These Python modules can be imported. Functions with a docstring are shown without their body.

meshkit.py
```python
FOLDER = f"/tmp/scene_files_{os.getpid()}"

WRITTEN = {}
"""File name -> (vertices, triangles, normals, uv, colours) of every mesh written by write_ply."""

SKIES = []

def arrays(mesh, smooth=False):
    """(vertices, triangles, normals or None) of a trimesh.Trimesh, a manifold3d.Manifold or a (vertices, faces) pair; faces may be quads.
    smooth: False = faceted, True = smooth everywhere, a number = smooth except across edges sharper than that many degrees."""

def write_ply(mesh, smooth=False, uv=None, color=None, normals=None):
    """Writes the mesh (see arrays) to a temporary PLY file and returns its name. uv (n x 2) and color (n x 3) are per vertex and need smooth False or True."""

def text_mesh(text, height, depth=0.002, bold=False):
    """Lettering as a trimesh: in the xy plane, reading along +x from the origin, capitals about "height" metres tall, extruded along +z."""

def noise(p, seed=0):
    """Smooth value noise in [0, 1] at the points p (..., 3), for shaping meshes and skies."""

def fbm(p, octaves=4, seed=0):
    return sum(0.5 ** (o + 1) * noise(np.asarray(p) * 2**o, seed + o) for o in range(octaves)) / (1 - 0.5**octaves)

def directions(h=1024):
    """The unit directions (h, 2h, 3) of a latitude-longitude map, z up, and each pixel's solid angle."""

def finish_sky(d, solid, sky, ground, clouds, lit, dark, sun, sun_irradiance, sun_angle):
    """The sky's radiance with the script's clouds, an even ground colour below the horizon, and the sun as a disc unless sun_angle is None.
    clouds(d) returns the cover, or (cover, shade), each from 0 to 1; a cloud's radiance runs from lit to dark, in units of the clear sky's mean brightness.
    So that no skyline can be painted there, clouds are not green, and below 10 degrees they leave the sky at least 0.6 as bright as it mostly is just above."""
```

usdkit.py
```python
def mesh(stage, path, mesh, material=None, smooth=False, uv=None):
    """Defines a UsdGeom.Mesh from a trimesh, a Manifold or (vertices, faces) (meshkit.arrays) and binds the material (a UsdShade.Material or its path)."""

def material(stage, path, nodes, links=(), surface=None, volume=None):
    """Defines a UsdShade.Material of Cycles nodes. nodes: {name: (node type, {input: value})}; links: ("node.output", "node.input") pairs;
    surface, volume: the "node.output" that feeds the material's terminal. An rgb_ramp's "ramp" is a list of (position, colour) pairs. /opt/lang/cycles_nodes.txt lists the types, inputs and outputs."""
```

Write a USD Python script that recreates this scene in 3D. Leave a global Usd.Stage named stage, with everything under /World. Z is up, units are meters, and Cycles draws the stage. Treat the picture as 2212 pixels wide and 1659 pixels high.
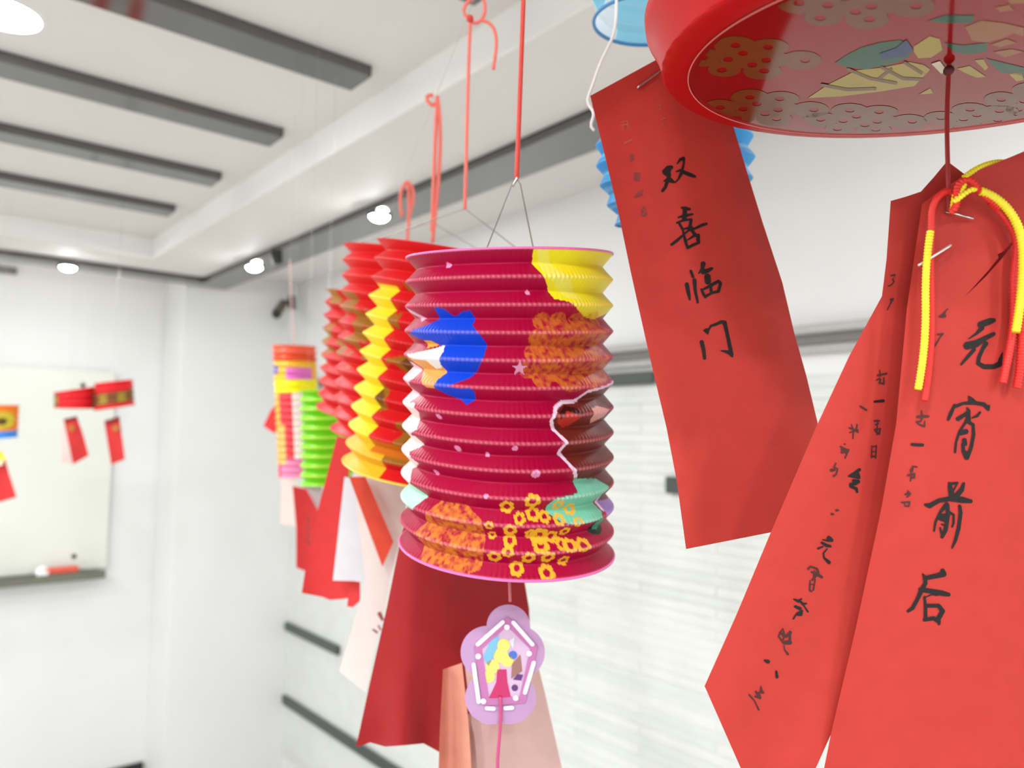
import math, random, numpy as np, trimesh, usdkit, meshkit
from pxr import Usd, UsdGeom, UsdLux, UsdShade, Gf, Sdf, Vt
from scipy.spatial import Delaunay
from shapely.geometry import Polygon, Point, LineString, MultiPoint, box as sbox
from shapely.ops import unary_union
from shapely import contains_xy

rng = np.random.default_rng(7)
stage = Usd.Stage.CreateInMemory()
UsdGeom.SetStageUpAxis(stage, UsdGeom.Tokens.z)
UsdGeom.SetStageMetersPerUnit(stage, 1.0)
UsdGeom.Xform.Define(stage, '/World')

# ------------------------------------------------------------------ camera, sky, exposure
EYE = np.array([0.0, 0.0, 2.06])
FPX = 1676.85
# rows: the camera's right, down and forward directions in the room
CAM = np.array([[0.76831951, -0.63988159, 0.01538461],
                [0.05421114, 0.04110529, -0.99768307],
                [0.63776664, 0.76737338, 0.0662707]])
camera = UsdGeom.Camera.Define(stage, '/World/camera')
camera.CreateHorizontalApertureAttr(36.0)
camera.CreateVerticalApertureAttr(27.0)
camera.CreateFocalLengthAttr(36.0 * FPX / 2212)
camera.CreateClippingRangeAttr(Gf.Vec2f(0.01, 60))
camera.CreateFStopAttr(6.8)
camera.CreateFocusDistanceAttr(0.47)
camera.CreateExposureAttr(1.1)
r_, u_, b_ = CAM[0], -CAM[1], -CAM[2]
camera.AddTransformOp().Set(Gf.Matrix4d(*r_, 0, *u_, 0, *b_, 0, *EYE, 1))
LAMP = 122.0           # radiance of the ceiling downlights
SPOT = 112.0           # radiance of the track spot lenses
# a faint even surround, as all daylight is shut out of this windowless hall
dome = UsdLux.DomeLight.Define(stage, '/World/surround')
dome.CreateIntensityAttr(0.05)


def lin(c):
    c = np.asarray(c, float) / 255
    return tuple(np.where(c <= 0.04045, c / 12.92, ((c + 0.055) / 1.055) ** 2.4))


def P(x, y, d):
    """The point of the room at depth d along the sight line measured at (x, y) of the 2212 x 1659 frame."""
    x, y, d = np.broadcast_arrays(np.asarray(x, float), np.asarray(y, float), np.asarray(d, float))
    c = np.stack([(x - 1106) / FPX * d, (y - 829.5) / FPX * d, d], -1)
    return EYE + c @ CAM


# ------------------------------------------------------------------ materials
MATS = {}


def mat(name, col, rough=0.5, metal=0.0, spec=0.5, trans=0.0, **kw):
    if name in MATS:
        return MATS[name]
    path = '/World/Looks/' + name
    base = lin(col)
    nodes = {'p': ('principled_bsdf', {'base_color': base, 'roughness': rough, 'metallic': metal, 'specular_ior_level': spec, **kw})}
    links = []
    surface = 'p.BSDF'
    if trans:
        nodes['t'] = ('translucent_bsdf', {'color': base})
        nodes['m'] = ('mix_closure', {'fac': trans})
        links += [('p.BSDF', 'm.closure1'), ('t.BSDF', 'm.closure2')]
        surface = 'm.closure'
    MATS[name] = usdkit.material(stage, path, nodes, links, surface=surface)
    return MATS[name]


def grained(name, col, amount=0.05, scale=40, rough=0.6, trans=0.0, bump=0.0, spec=0.3):
    """Paper or paint: one colour with a slight mottle of its own and a little tooth."""
    if name in MATS:
        return MATS[name]
    a = np.array(lin(col))
    nodes = {'tc': ('texture_coordinate', {}), 'n': ('noise_texture', {'scale': scale, 'detail': 4.0}),
             'r': ('rgb_ramp', {'ramp': [(0.3, tuple(a * (1 - amount))), (0.7, tuple(np.minimum(a * (1 + amount), 1)))]}),
             'p': ('principled_bsdf', {'roughness': rough, 'specular_ior_level': spec})}
    links = [('tc.object', 'n.vector'), ('n.fac', 'r.fac'), ('r.color', 'p.base_color')]
    surface = 'p.BSDF'
    if bump:
        nodes['b'] = ('bump', {'strength': bump, 'distance': 0.002})
        links += [('n.fac', 'b.height'), ('b.normal', 'p.normal')]
    if trans:
        nodes['t'] = ('translucent_bsdf', {})
        nodes['m'] = ('mix_closure', {'fac': trans})
        links += [('r.color', 't.color'), ('p.BSDF', 'm.closure1'), ('t.BSDF', 'm.closure2')]
        surface = 'm.closure'
    MATS[name] = usdkit.material(stage, '/World/Looks/' + name, nodes, links, surface=surface)
    return MATS[name]


def printed(name, rough=0.3, trans=0.2, spec=0.5, coat=0.6):
    """Printed lantern paper: the print comes from the mesh's own colours."""
    if name in MATS:
        return MATS[name]
    nodes = {'a': ('attribute', {'attribute': 'print'}),
             'p': ('principled_bsdf', {'roughness': rough, 'specular_ior_level': spec, 'coat_weight': coat, 'coat_roughness': 0.18}),
             't': ('translucent_bsdf', {}), 'm': ('mix_closure', {'fac': trans})}
    links = [('a.color', 'p.base_color'), ('a.color', 't.color'), ('p.BSDF', 'm.closure1'), ('t.BSDF', 'm.closure2')]
    MATS[name] = usdkit.material(stage, '/World/Looks/' + name, nodes, links, surface='m.closure')
    return MATS[name]


def glow(name, col, strength):
    if name not in MATS:
        MATS[name] = usdkit.material(stage, '/World/Looks/' + name, {'e': ('emission', {'color': col, 'strength': strength})}, surface='e.emission')
    return MATS[name]


# ------------------------------------------------------------------ naming helpers
TAKEN = set()


def numbered(parent, name):
    path, k = f'{parent}/{name}', 0
    while path in TAKEN:
        k += 1
        path = f'{parent}/{name}_{k:03d}'
    TAKEN.add(path)
    return path


def tag(prim, label=None, cat=None, group=None, kind=None):
    for k, v in (('label', label), ('category', cat), ('group', group), ('kind', kind)):
        if v:
            prim.SetCustomDataByKey(k, v)


def thing(name, label, cat, loc=(0, 0, 0), group=None, kind=None):
    x = UsdGeom.Xform.Define(stage, numbered('/World', name))
    x.AddTranslateOp().Set(Gf.Vec3d(*map(float, loc)))
    tag(x.GetPrim(), label, cat, group, kind)
    return x.GetPrim()


def origin(prim):
    p = prim
    while str(p.GetParent().GetPath()) != '/World':
        p = p.GetParent()
    return np.array(p.GetAttribute('xformOp:translate').Get() or (0, 0, 0), float) if p.GetAttribute('xformOp:translate') else np.zeros(3)


def part(parent, name, mesh, material, smooth=False, label=None, colors=None, kind=None):
    """One mesh prim under its thing or part; the mesh is given in room coordinates."""
    path = numbered(str(parent.GetPath()) if parent else '/World', name)
    v, f, n = meshkit.arrays(mesh, smooth)
    if parent:
        v = v - origin(parent)
    m = usdkit.mesh(stage, path, (v, f), material)
    if n is not None:
        m.CreateNormalsAttr(Vt.Vec3fArray.FromNumpy(n.astype(np.float32)))
        m.SetNormalsInterpolation('vertex')
    if colors is not None:
        UsdGeom.PrimvarsAPI(m).CreatePrimvar('print', Sdf.ValueTypeNames.Color3fArray, 'vertex').Set(Vt.Vec3fArray.FromNumpy(np.asarray(colors, np.float32)))
    tag(m.GetPrim(), label, kind=kind)
    return m.GetPrim()


def struct(name, mesh, material, smooth=False):
    p = part(None, name, mesh, material, smooth)
    tag(p, kind='structure')
    return p


# ------------------------------------------------------------------ shape helpers
def bx(x0, x1, y0, y1, z0, z1, bevel=0.0):
    lo, hi = np.array([x0, y0, z0], float), np.array([x1, y1, z1], float)
    if not bevel:
        m = trimesh.creation.box(hi - lo)
        m.apply_translation((lo + hi) / 2)
        return m
    pts = []
    for s in np.ndindex(2, 2, 2):
        c = np.where(s, hi, lo)
        inn = np.where(s, -bevel, bevel)
        for k in range(3):
            q = c + inn
            q[k] = c[k]
            pts.append(q)
    return trimesh.convex.convex_hull(np.array(pts))


def tube(points, r, sides=10, close=False, twist=None):
    p = np.asarray(points, float)
    n = len(p)
    t = np.gradient(p, axis=0) if not close else np.roll(p, -1, 0) - np.roll(p, 1, 0)
    t /= np.linalg.norm(t, axis=1, keepdims=True)
    a = np.cross(t[0], [0.31, 0.57, 0.76])
    a /= np.linalg.norm(a)
    r = np.broadcast_to(r, n)
    rings = []
    for i in range(n):
        a = a - t[i] * (a @ t[i])
        a /= np.linalg.norm(a)
        b = np.cross(t[i], a)
        th = np.linspace(0, 2 * np.pi, sides, endpoint=False)
        rings.append(p[i] + r[i] * (np.cos(th)[:, None] * a + np.sin(th)[:, None] * b))
    v = np.vstack(rings)
    f = []
    for i in range(n if close else n - 1):
        j = (i + 1) % n
        for k in range(sides):
            l = (k + 1) % sides
            f += [[i * sides + k, i * sides + l, j * sides + l], [i * sides + k, j * sides + l, j * sides + k]]
    if not close:
        v = np.vstack([v, p[0], p[-1]])
        c0, c1 = len(v) - 2, len(v) - 1
        for k in range(sides):
            l = (k + 1) % sides
            f += [[c0, l, k], [c1, (n - 1) * sides + k, (n - 1) * sides + l]]
    return trimesh.Trimesh(v, f, process=False)


def spline(pts, n=40):
    from scipy.interpolate import CubicSpline
    pts = np.asarray(pts, float)
    s = np.r_[0, np.cumsum(np.linalg.norm(np.diff(pts, axis=0), axis=1))]
    return CubicSpline(s, pts)(np.linspace(0, s[-1], n))


def frame_of(axis):
    a = np.asarray(axis, float)
    a = a / np.linalg.norm(a)
    e = np.cross(a, [0.3, 0.5, 0.8] if abs(a[2]) > 0.9 else [0, 0, 1])
    e /= np.linalg.norm(e)
    return e, np.cross(a, e), a


def lathe(profile, centre, axis, n=40, closed=True):
    """profile: (radius, height along the axis) pairs, from one end to the other."""
    e1, e2, a = frame_of(axis)
    th = np.linspace(0, 2 * np.pi, n, endpoint=False)
    v = np.vstack([np.asarray(centre) + h * a + max(r, 1e-5) * (np.cos(th)[:, None] * e1 + np.sin(th)[:, None] * e2) for r, h in profile])
    f = []
    for i in range(len(profile) - 1):
        for k in range(n):
            l = (k + 1) % n
            f += [[i * n + k, i * n + l, (i + 1) * n + l], [i * n + k, (i + 1) * n + l, (i + 1) * n + k]]
    return trimesh.Trimesh(v, f, process=False)


def solid_sheet(pts, tri, front, back):
    """A closed thin solid from a triangulated patch and its two faces."""
    tri = np.asarray(tri)
    n = len(front)
    e = np.vstack([tri[:, [0, 1]], tri[:, [1, 2]], tri[:, [2, 0]]])
    key = {}
    for a, b in e:
        key[(a, b)] = 1
    rim = [(a, b) for a, b in key if (b, a) not in key]
    f = np.vstack([tri, tri[:, ::-1] + n] + [np.array([[b, a, a + n], [b, a + n, b + n]]) for a, b in rim])
    return trimesh.Trimesh(np.vstack([front, back]), f, process=False)


def patch(poly, step):
    """Points and counter-clockwise triangles that fill a polygon."""
    poly = poly if isinstance(poly, Polygon) else Polygon(poly)
    pts = []
    for ring in [poly.exterior, *poly.interiors]:
        c = np.array(ring.coords)
        for a, b in zip(c[:-1], c[1:]):
            k = max(1, int(np.ceil(np.linalg.norm(b - a) / step)))
            pts += [a + (b - a) * i / k for i in range(k)]
    x0, y0, x1, y1 = poly.bounds
    gx, gy = np.meshgrid(np.arange(x0 + step / 2, x1, step), np.arange(y0 + step / 2, y1, step))
    g = np.c_[gx.ravel(), gy.ravel()]
    inner = poly.buffer(-step * 0.35)
    if not inner.is_empty:
        g = g[contains_xy(inner, g[:, 0], g[:, 1])]
        pts = np.vstack([pts, g]) if len(g) else np.array(pts)
    pts = np.unique(np.round(np.asarray(pts), 4), axis=0)
    t = Delaunay(pts).simplices
    c = pts[t].mean(1)
    q = pts[t]
    area = (q[:, 1, 0] - q[:, 0, 0]) * (q[:, 2, 1] - q[:, 0, 1]) - (q[:, 1, 1] - q[:, 0, 1]) * (q[:, 2, 0] - q[:, 0, 0])
    keep = contains_xy(poly.buffer(1e-6), c[:, 0], c[:, 1]) & (np.abs(area) > 1e-9)
    t, area = t[keep], area[keep]
    t[area < 0] = t[area < 0][:, ::-1]
    return pts, t


def sheet(poly, D, thick=0.0003, step=18):
    """A sheet of paper whose outline was measured in the frame; D(x, y) is its distance and bend."""
    pts, t = patch(poly, step)
    d = D(pts[:, 0], pts[:, 1]) if callable(D) else np.full(len(pts), float(D))
    front = P(pts[:, 0], pts[:, 1], d)
    ray = front - EYE
    ray /= np.linalg.norm(ray, axis=1, keepdims=True)
    return solid_sheet(pts, t[:, ::-1], front, front + ray * thick)


def brush(strokes, origin_=(0, 0), scale=1.0):
    """Brush strokes (x, y, width) in a close-up's pixels, united to polygons in the frame."""
    shapes = []
    for s in strokes:
        s = [((x / scale + origin_[0]), (y / scale + origin_[1]), max(w / scale, 1.2) / 2) for x, y, w in s]
        discs = [Point(x, y).buffer(r, 6) for x, y, r in s]
        if len(discs) == 1:
            shapes.append(discs[0])
        for a, b in zip(discs[:-1], discs[1:]):
            shapes.append(unary_union([a, b]).convex_hull)
    u = unary_union(shapes).simplify(0.15)
    return [g for g in getattr(u, 'geoms', [u]) if g.area > 0.3]


def ink(parent, name, shapes, D, material, lift=0.00035, step=9):
    ms = []
    for g in shapes:
        pts, t = patch(g, step)
        if not len(t):
            continue
        d = (D(pts[:, 0], pts[:, 1]) if callable(D) else np.full(len(pts), float(D)))
        front, back = P(pts[:, 0], pts[:, 1], d - lift), P(pts[:, 0], pts[:, 1], d + 0.0001)
        ms.append(solid_sheet(pts, t[:, ::-1], front, back))
    return part(parent, name, trimesh.util.concatenate(ms), material)


def inside(poly, x, y):
    return contains_xy(poly if isinstance(poly, Polygon) else Polygon(poly), x, y)


# ------------------------------------------------------------------ shared looks
white_paint = grained('white_wall_paint', (236, 236, 234), 0.012, 3, 0.55)
ceiling_paint = grained('ceiling_paint', (228, 223, 219), 0.012, 3, 0.7)
riser_glow_paint = grained('bright_white_paint', (250, 250, 247), 0.004, 3, 0.6)  # whiter than the ceiling: the cove light on the risers is painted in
brick_paint = grained('white_brick_paint', (225, 227, 221), 0.03, 9, 0.5, bump=0.25)
brick_paint_b = grained('white_brick_paint_cool', (219, 221, 217), 0.03, 9, 0.5, bump=0.25)
joint_paint = grained('brick_joint_paint', (222, 224, 218), 0.02, 9, 0.7)
dark_gloss = mat('dark_glossy_metal', (30, 28, 28), 0.10, 0.0, 0.5, ior=2.3)
dark_rail = mat('dark_grey_rail', (70, 74, 71), 0.35)
grey_trim = mat('grey_metal_trim', (176, 174, 171), 0.35)
grey_trim_dark = mat('dark_trim_groove', (120, 116, 111), 0.5)
black_plastic = mat('black_plastic', (28, 28, 28), 0.4)
floor_mat = grained('pale_floor', (196, 194, 190), 0.03, 2, 0.25)
lamp_glow = glow('lamp_lens', (0.955, 0.985, 1.02), LAMP)
spot_glow = glow('spot_lens', (0.97, 0.985, 1.0), SPOT)
chrome = mat('steel_wire', (190, 188, 186), 0.25, 1.0)
nylon = usdkit.material(stage, '/World/Looks/clear_nylon', {'t': ('transparent_bsdf', {}), 'g': ('glossy_bsdf', {'roughness': .2}), 'm': ('mix_closure', {'fac': .22})},
                        [('t.BSDF', 'm.closure1'), ('g.BSDF', 'm.closure2')], surface='m.closure')
ink_mat = mat('black_ink', (30, 24, 24), 0.55, spec=0.3)
ink_soft = mat('dry_black_ink', (72, 36, 34), 0.6, spec=0.3)
ink_faint = mat('faint_ink', (150, 78, 70), 0.6, spec=0.3)
red_paper = grained('red_paper', (192, 58, 49), 0.04, 60, 0.62, trans=0.12, bump=0.08)
red_string = mat('red_string', (214, 72, 58), 0.6)
pink_string = mat('pale_red_string', (240, 120, 104), 0.6)
print_paper = printed('printed_lantern_paper', 0.36, 0.06, .14, .0)
matte_print = printed('matte_lantern_paper', 0.42, 0.22, .2, 0.0)
gold_print = mat('gold_print', (112, 60, 26), 0.12, spec=.2)

# ------------------------------------------------------------------ the room
Z = EYE[2]
XR, YB, YC = 2.08, 5.03, 4.65          # right wall, far wall, front of the corner pier
ZS, ZC, ZA = Z + 0.85, Z + 0.95, Z + 0.94
X0, Y0 = -4.6, -3.6
struct('floor', bx(X0 - .2, XR + .2, Y0 - .2, YB + .2, -0.1, 0.0), floor_mat)
c = thing('ceiling', None, None, (0, 0, ZS), kind='structure')
part(c, 'coffer_panel', bx(-4.0, 1.056, -3.2, 4.08, ZC, ZC + .1), ceiling_paint)
part(c, 'side_soffit', bx(1.056, 1.60, Y0, 4.54, ZS, ZC + .1), ceiling_paint)
part(c, 'far_soffit', bx(X0, 1.056, 4.08, 4.54, ZS, ZC + .1), ceiling_paint)
part(c, 'side_riser', bx(1.052, 1.0565, -3.2, 4.08, ZS + .0005, ZC), riser_glow_paint)
part(c, 'far_riser', bx(-4.0, 1.0525, 4.076, 4.0805, ZS + .0005, ZC), riser_glow_paint)
part(c, 'near_soffit', bx(X0, 1.056, Y0 - .2, -3.2, ZS, ZC + .1), ceiling_paint)
part(c, 'outer_soffit', bx(X0 - .2, -4.0, -3.2, 4.08, ZS, ZC + .1), ceiling_paint)
part(c, 'aisle_panel', bx(1.60, XR + .2, Y0 - .2, YB + .2, ZA, ZA + .1), ceiling_paint)
part(c, 'far_aisle_panel', bx(X0 - .2, 1.60, 4.54, YB + .2, ZA, ZA + .1), ceiling_paint)
struct('wall_back', bx(X0 - .2, 1.39, YB, YB + .15, 0, ZA + .02), white_paint)
struct('wall_left', bx(X0 - .2, X0, Y0 - .2, YB, 0, ZC + .05), white_paint)
struct('wall_front', bx(X0, XR + .2, Y0 - .2, Y0, 0, ZC + .05), white_paint)
struct('wall_pier', bx(1.39, XR + .2, YC, YB + .15, 0, ZA), white_paint)
w = thing('wall_right', None, None, (XR, 0, 0), kind='structure')
part(w, 'plaster', bx(XR, XR + .15, Y0, YC, 0, ZA), white_paint)

# white brickwork of the right wall below the cornice, brick by brick
BH, BL, JT = 0.034, 0.62, 0.002
spots, rest = [], []
for row in range(62):
    z1 = Z + 0.185 - row * BH
    for col in range(-2, 8):
        y0 = 0.55 + col * BL + (row % 2) * BL / 2
        if y0 > YC - .02 or z1 - BH < 0.1:
            continue
        y1 = min(y0 + BL, YC)
        q = CAM @ (np.array([XR, (y0 + y1) / 2, z1 - BH / 2]) - EYE)
        px, py = 1106 + FPX * q[0] / q[2], 829.5 + FPX * q[1] / q[2]
        seen = q[2] > 0.2 and 1080 < px < 1720 and 560 < py < 1700
        (spots if seen else rest).append((q[2], y0, y1, z1))
spots.sort()
rest += spots[298:]


def brick(y0, y1, z1):
    d = 0.0045 + 0.0025 * rng.random()
    return bx(XR - d, XR + 0.004, y0 + JT / 2, y1 - JT / 2, z1 - BH + JT / 2, z1 - JT / 2, 0.002)


for k, (_, y0, y1, z1) in enumerate(spots[:298]):
    part(w, 'brick', brick(y0, y1, z1), brick_paint if rng.random() < .7 else brick_paint_b)
part(w, 'brickwork', trimesh.util.concatenate([brick(a, b, z) for _, a, b, z in rest]), brick_paint, kind='stuff')
part(w, 'brick_bed', bx(XR - 0.003, XR + .01, Y0, YC, 0.08, Z + 0.185), joint_paint)
struct('baseboard_back', bx(X0, 1.375, YB - .02, YB, 0, Z - 1.96, 0.004), black_plastic)
t = thing('trim_1', None, None, (XR, 0, Z + .25), kind='structure')
part(t, 'cornice_lip', bx(XR - .05, XR, Y0, YC, Z + .300, Z + .325, .003), grey_trim)
part(t, 'cornice_groove', bx(XR - .03, XR, Y0, YC, Z + .272, Z + .300), grey_trim_dark)
part(t, 'cornice_base', bx(XR - .022, XR, Y0, YC, Z + .245, Z + .272, .003), grey_trim)

# dark wall rails on the brickwork
for (y0, y1, z, h, lab) in [
        (1.72, 2.9, .206, .043, 'dark grey wall rail just under the cornice, beside the magenta lantern'),
        (1.30, 1.665, -.155, .055, 'short dark wall rail peeping out behind the upright riddle slip with four big characters'),
        (2.47, 3.1, -.545, .05, 'dark wall rail whose end shows under the bottom of the magenta lantern'),
        (3.93, 4.62, -1.19, .05, 'upper dark rail at the foot of the right wall beside the corner pier'),
        (2.2, 4.62, -1.63, .055, 'lowest long dark rail at the foot of the right wall')]:
    t = thing('wall_rail', lab, 'wall rail', (XR, (y0 + y1) / 2, Z + z))
    part(t, 'bar', bx(XR - .032, XR - .008, y0, y1, Z + z - h / 2, Z + z + h / 2, .004), dark_rail)
    part(t, 'wall_plate', bx(XR - .0085, XR + .001, y0 + .01, y1 - .01, Z + z - h / 2 + .008, Z + z + h / 2 - .008), black_plastic)

# black glossy channel with its spot heads, running round the soffit edge
def channel(name, box_, lab):
    x0, x1, y0, y1 = box_
    t = thing(name, lab, 'ceiling channel', ((x0 + x1) / 2, (y0 + y1) / 2, ZS - .03))
    part(t, 'body', bx(x0, x1, y0, y1, ZS - .028, ZS + .0, .002), dark_gloss)
    part(t, 'flange', bx(x0 - .003, x1 + .003, y0, y1, ZS - .004, ZS, .001), black_plastic)
channel('ceiling_channel', (1.403, 1.575, Y0, 4.52), 'long dark glossy spotlight channel along the right edge of the lowered ceiling')
channel('ceiling_channel', (X0, 1.403, 4.378, 4.52), 'dark glossy spotlight channel along the far edge of the lowered ceiling')


def spotlight(pos, lab, size=.036, group=None):
    """A round spot set flush in the channel: a black collar and a domed lens."""
    pos = np.asarray(pos, float)
    t = thing('spotlight', lab, 'spotlight', pos, group)
    part(t, 'collar', lathe([(size * 1.25, 0), (size * 1.25, .006), (size * 1.02, .009), (size * 1.02, 0)], pos, (0, 0, -1)), black_plastic, smooth=35)
    a = np.linspace(0, math.pi / 2, 8)
    part(t, 'lens', lathe([(size * math.cos(k), .004 + size * .62 * math.sin(k)) for k in a], pos, (0, 0, -1)), spot_glow, smooth=40)


def under_channel(px, py, zrel):
    q = np.array([px - 1106, py - 829.5, FPX]) @ CAM
    return EYE + q * (zrel / q[2])


ZCH = ZS - .028
for px, py, lab in [(818, 473, 'nearer lit spotlight of the two in the right ceiling channel'), (545, 581, 'farther lit spotlight in the right ceiling channel, near the corner'), (152, 577, 'lit spotlight in the far ceiling channel above the glass board')]:
    p = under_channel(px, py, .805)
    p[2] = ZCH
    if px > 200:
        p[0] = np.clip(p[0], 1.445, 1.53)
    else:
        p[1] = np.clip(p[1], 4.424, 4.47)
    spotlight(p, lab)
for y, lab in ((.35, 'fill spotlight added in the right ceiling channel, just outside the view'), (-.7, 'fill spotlight added in the right ceiling channel, behind the viewpoint')):
    spotlight((1.49, y, ZCH), lab)  # unseen spots added to brighten the upper right wall
for x in (-.45, -1.5, -2.6):  # more unseen spots, added so the far wall gets brighter
    spotlight((x, 4.45, ZCH), 'fill spotlight added in the far ceiling channel outside the view', group='added far channel spotlights outside the view')
q = np.array([598 - 1106, 556 - 829.5, FPX]) @ CAM
pos = EYE + q * (.80 / q[2])
t = thing('track_head', 'small unlit black track head on the right ceiling channel', 'track head', pos)
part(t, 'head', lathe([(0, .03), (.022, .028), (.026, 0), (.026, -.03), (.016, -.036), (0, -.036)], pos, (.3, .2, -1)), black_plastic, smooth=35)
part(t, 'stem', tube([pos + [0, 0, .02], pos + [0, 0, .05]], .007), black_plastic, smooth=True)

# dark glossy beams across the raised ceiling
order = ['nearest of the dark ceiling beams, only its far tip in view', 'second dark glossy ceiling beam, the longest in view, mirroring red lanterns',
         'third dark glossy ceiling beam counted from the camera', 'fourth dark glossy ceiling beam counted from the camera', 'farthest dark glossy ceiling beam, by the end of the raised ceiling']
for k, lab in enumerate(order):
    y0 = 1.19 + .55 * k
    t = thing('ceiling_beam', lab, 'ceiling beam', (-1.5, y0 + .055, ZC - .03))
    part(t, 'beam', bx(-3.9, .955, y0, y0 + .112, ZC - .03, ZC, .002), dark_gloss)
    part(t, 'end_cap', bx(.953, .958, y0 + .001, y0 + .111, ZC - .029, ZC), black_plastic)


def downlight(x, y, lab, z=ZC, group=None, r=.075):
    t = thing('downlight', lab, 'downlight', (x, y, z), group)
    part(t, 'trim_ring', lathe([(r, -.001), (r + .004, -.006), (r + .016, -.003), (r + .018, 0), (r, 0)], (x, y, z), (0, 0, 1)), white_paint, smooth=35)
    part(t, 'lens', lathe([(r, -.0012), (r * .8, -.003), (0, -.003)], (x, y, z), (0, 0, 1)), lamp_glow, smooth=35)


downlight(.19, 2.08, 'round lit downlight in the raised ceiling at the upper left of the view')
hidden = [(x, y) for x in (-3.1, -1.5, .19) for y in (-2.35, -1.25)] + [(x, y) for x in (-3.1, -1.5) for y in (-.15, .95)] + [(x, y) for x in (-3.1, -1.9, -.7) for y in (2.08, 3.18)] + [(-1.3, 3.75), (-.72, -.25), (-.72, -1.4)]  # unseen lamps added to brighten the slips and walls
for x, y in hidden:
    downlight(x, y, 'round fill downlight added in the raised ceiling outside the view', group='added downlights outside the view')
downlight(1.85, -2.7, 'round fill downlight added in the aisle ceiling behind the viewpoint', ZA)  # aisle lamp added out of view for its glow

# air grille high on the far wall
t = thing('air_grille', 'grey slatted air grille high on the far wall at the left edge', 'air grille', (.1, YB, Z + .84))
for z in (.862, .795):
    part(t, 'slat', bx(-.6, .60 if z > .8 else .48, YB - .03, YB + .002, Z + z - .018, Z + z + .018, .004), grey_trim_dark)
part(t, 'back_plate', bx(-.6, .60, YB - .004, YB + .002, Z + .76, Z + .89), white_paint)

# glass board with its tray
glassy = mat('pale_glass_board', (232, 234, 224), 0.2, spec=0.4)
olive = mat('olive_grey_tray', (112, 113, 98), 0.4)
t = thing('glass_board', 'large pale green glass writing board on the far wall', 'writing board', (0, YB, Z - .25))
part(t, 'glass', bx(-1.6, 1.12, YB - .035, YB - .012, Z - .80, Z + .335, .003), glassy)
for x in (-1.45, .95):
    for z in (-.72, .25):
        part(t, 'standoff', lathe([(0, -.03), (.014, -.03), (.014, 0), (0, 0)], (x, YB - .005, Z + z), (0, 1, 0), 20), mat('white_gloss', (245, 245, 243), .1), smooth=35)
t = thing('pen_tray', 'olive grey tray along the foot of the glass board', 'tray', (0, YB, Z - .84))
part(t, 'shelf', bx(-1.6, 1.10, YB - .11, YB - .005, Z - .845, Z - .815, .004), olive)
part(t, 'tray_lip', bx(-1.6, 1.10, YB - .115, YB - .105, Z - .845, Z - .80, .002), olive)
q = P(132, 1228, 1.0) - EYE
e = EYE + q * ((YB - .085) / q[1])
t = thing('board_eraser', 'orange red eraser lying on the tray of the glass board', 'eraser', (e[0], e[1], Z - .815))
part(t, 'handle', bx(e[0] - .085, e[0] + .085, e[1] - .018, e[1] + .018, Z - .80, Z - .765, .006), mat('eraser_red', (226, 92, 70), .5))
part(t, 'felt', bx(e[0] - .083, e[0] + .083, e[1] - .016, e[1] + .016, Z - .8155, Z - .80), mat('eraser_felt', (90, 60, 56), .9))
q = P(92, 1232, 1.0) - EYE
e = EYE + q * ((YB - .09) / q[1])
t = thing('board_magnet', 'shiny white round magnet on the tray beside the eraser', 'magnet', (e[0], e[1], Z - .815))
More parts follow.
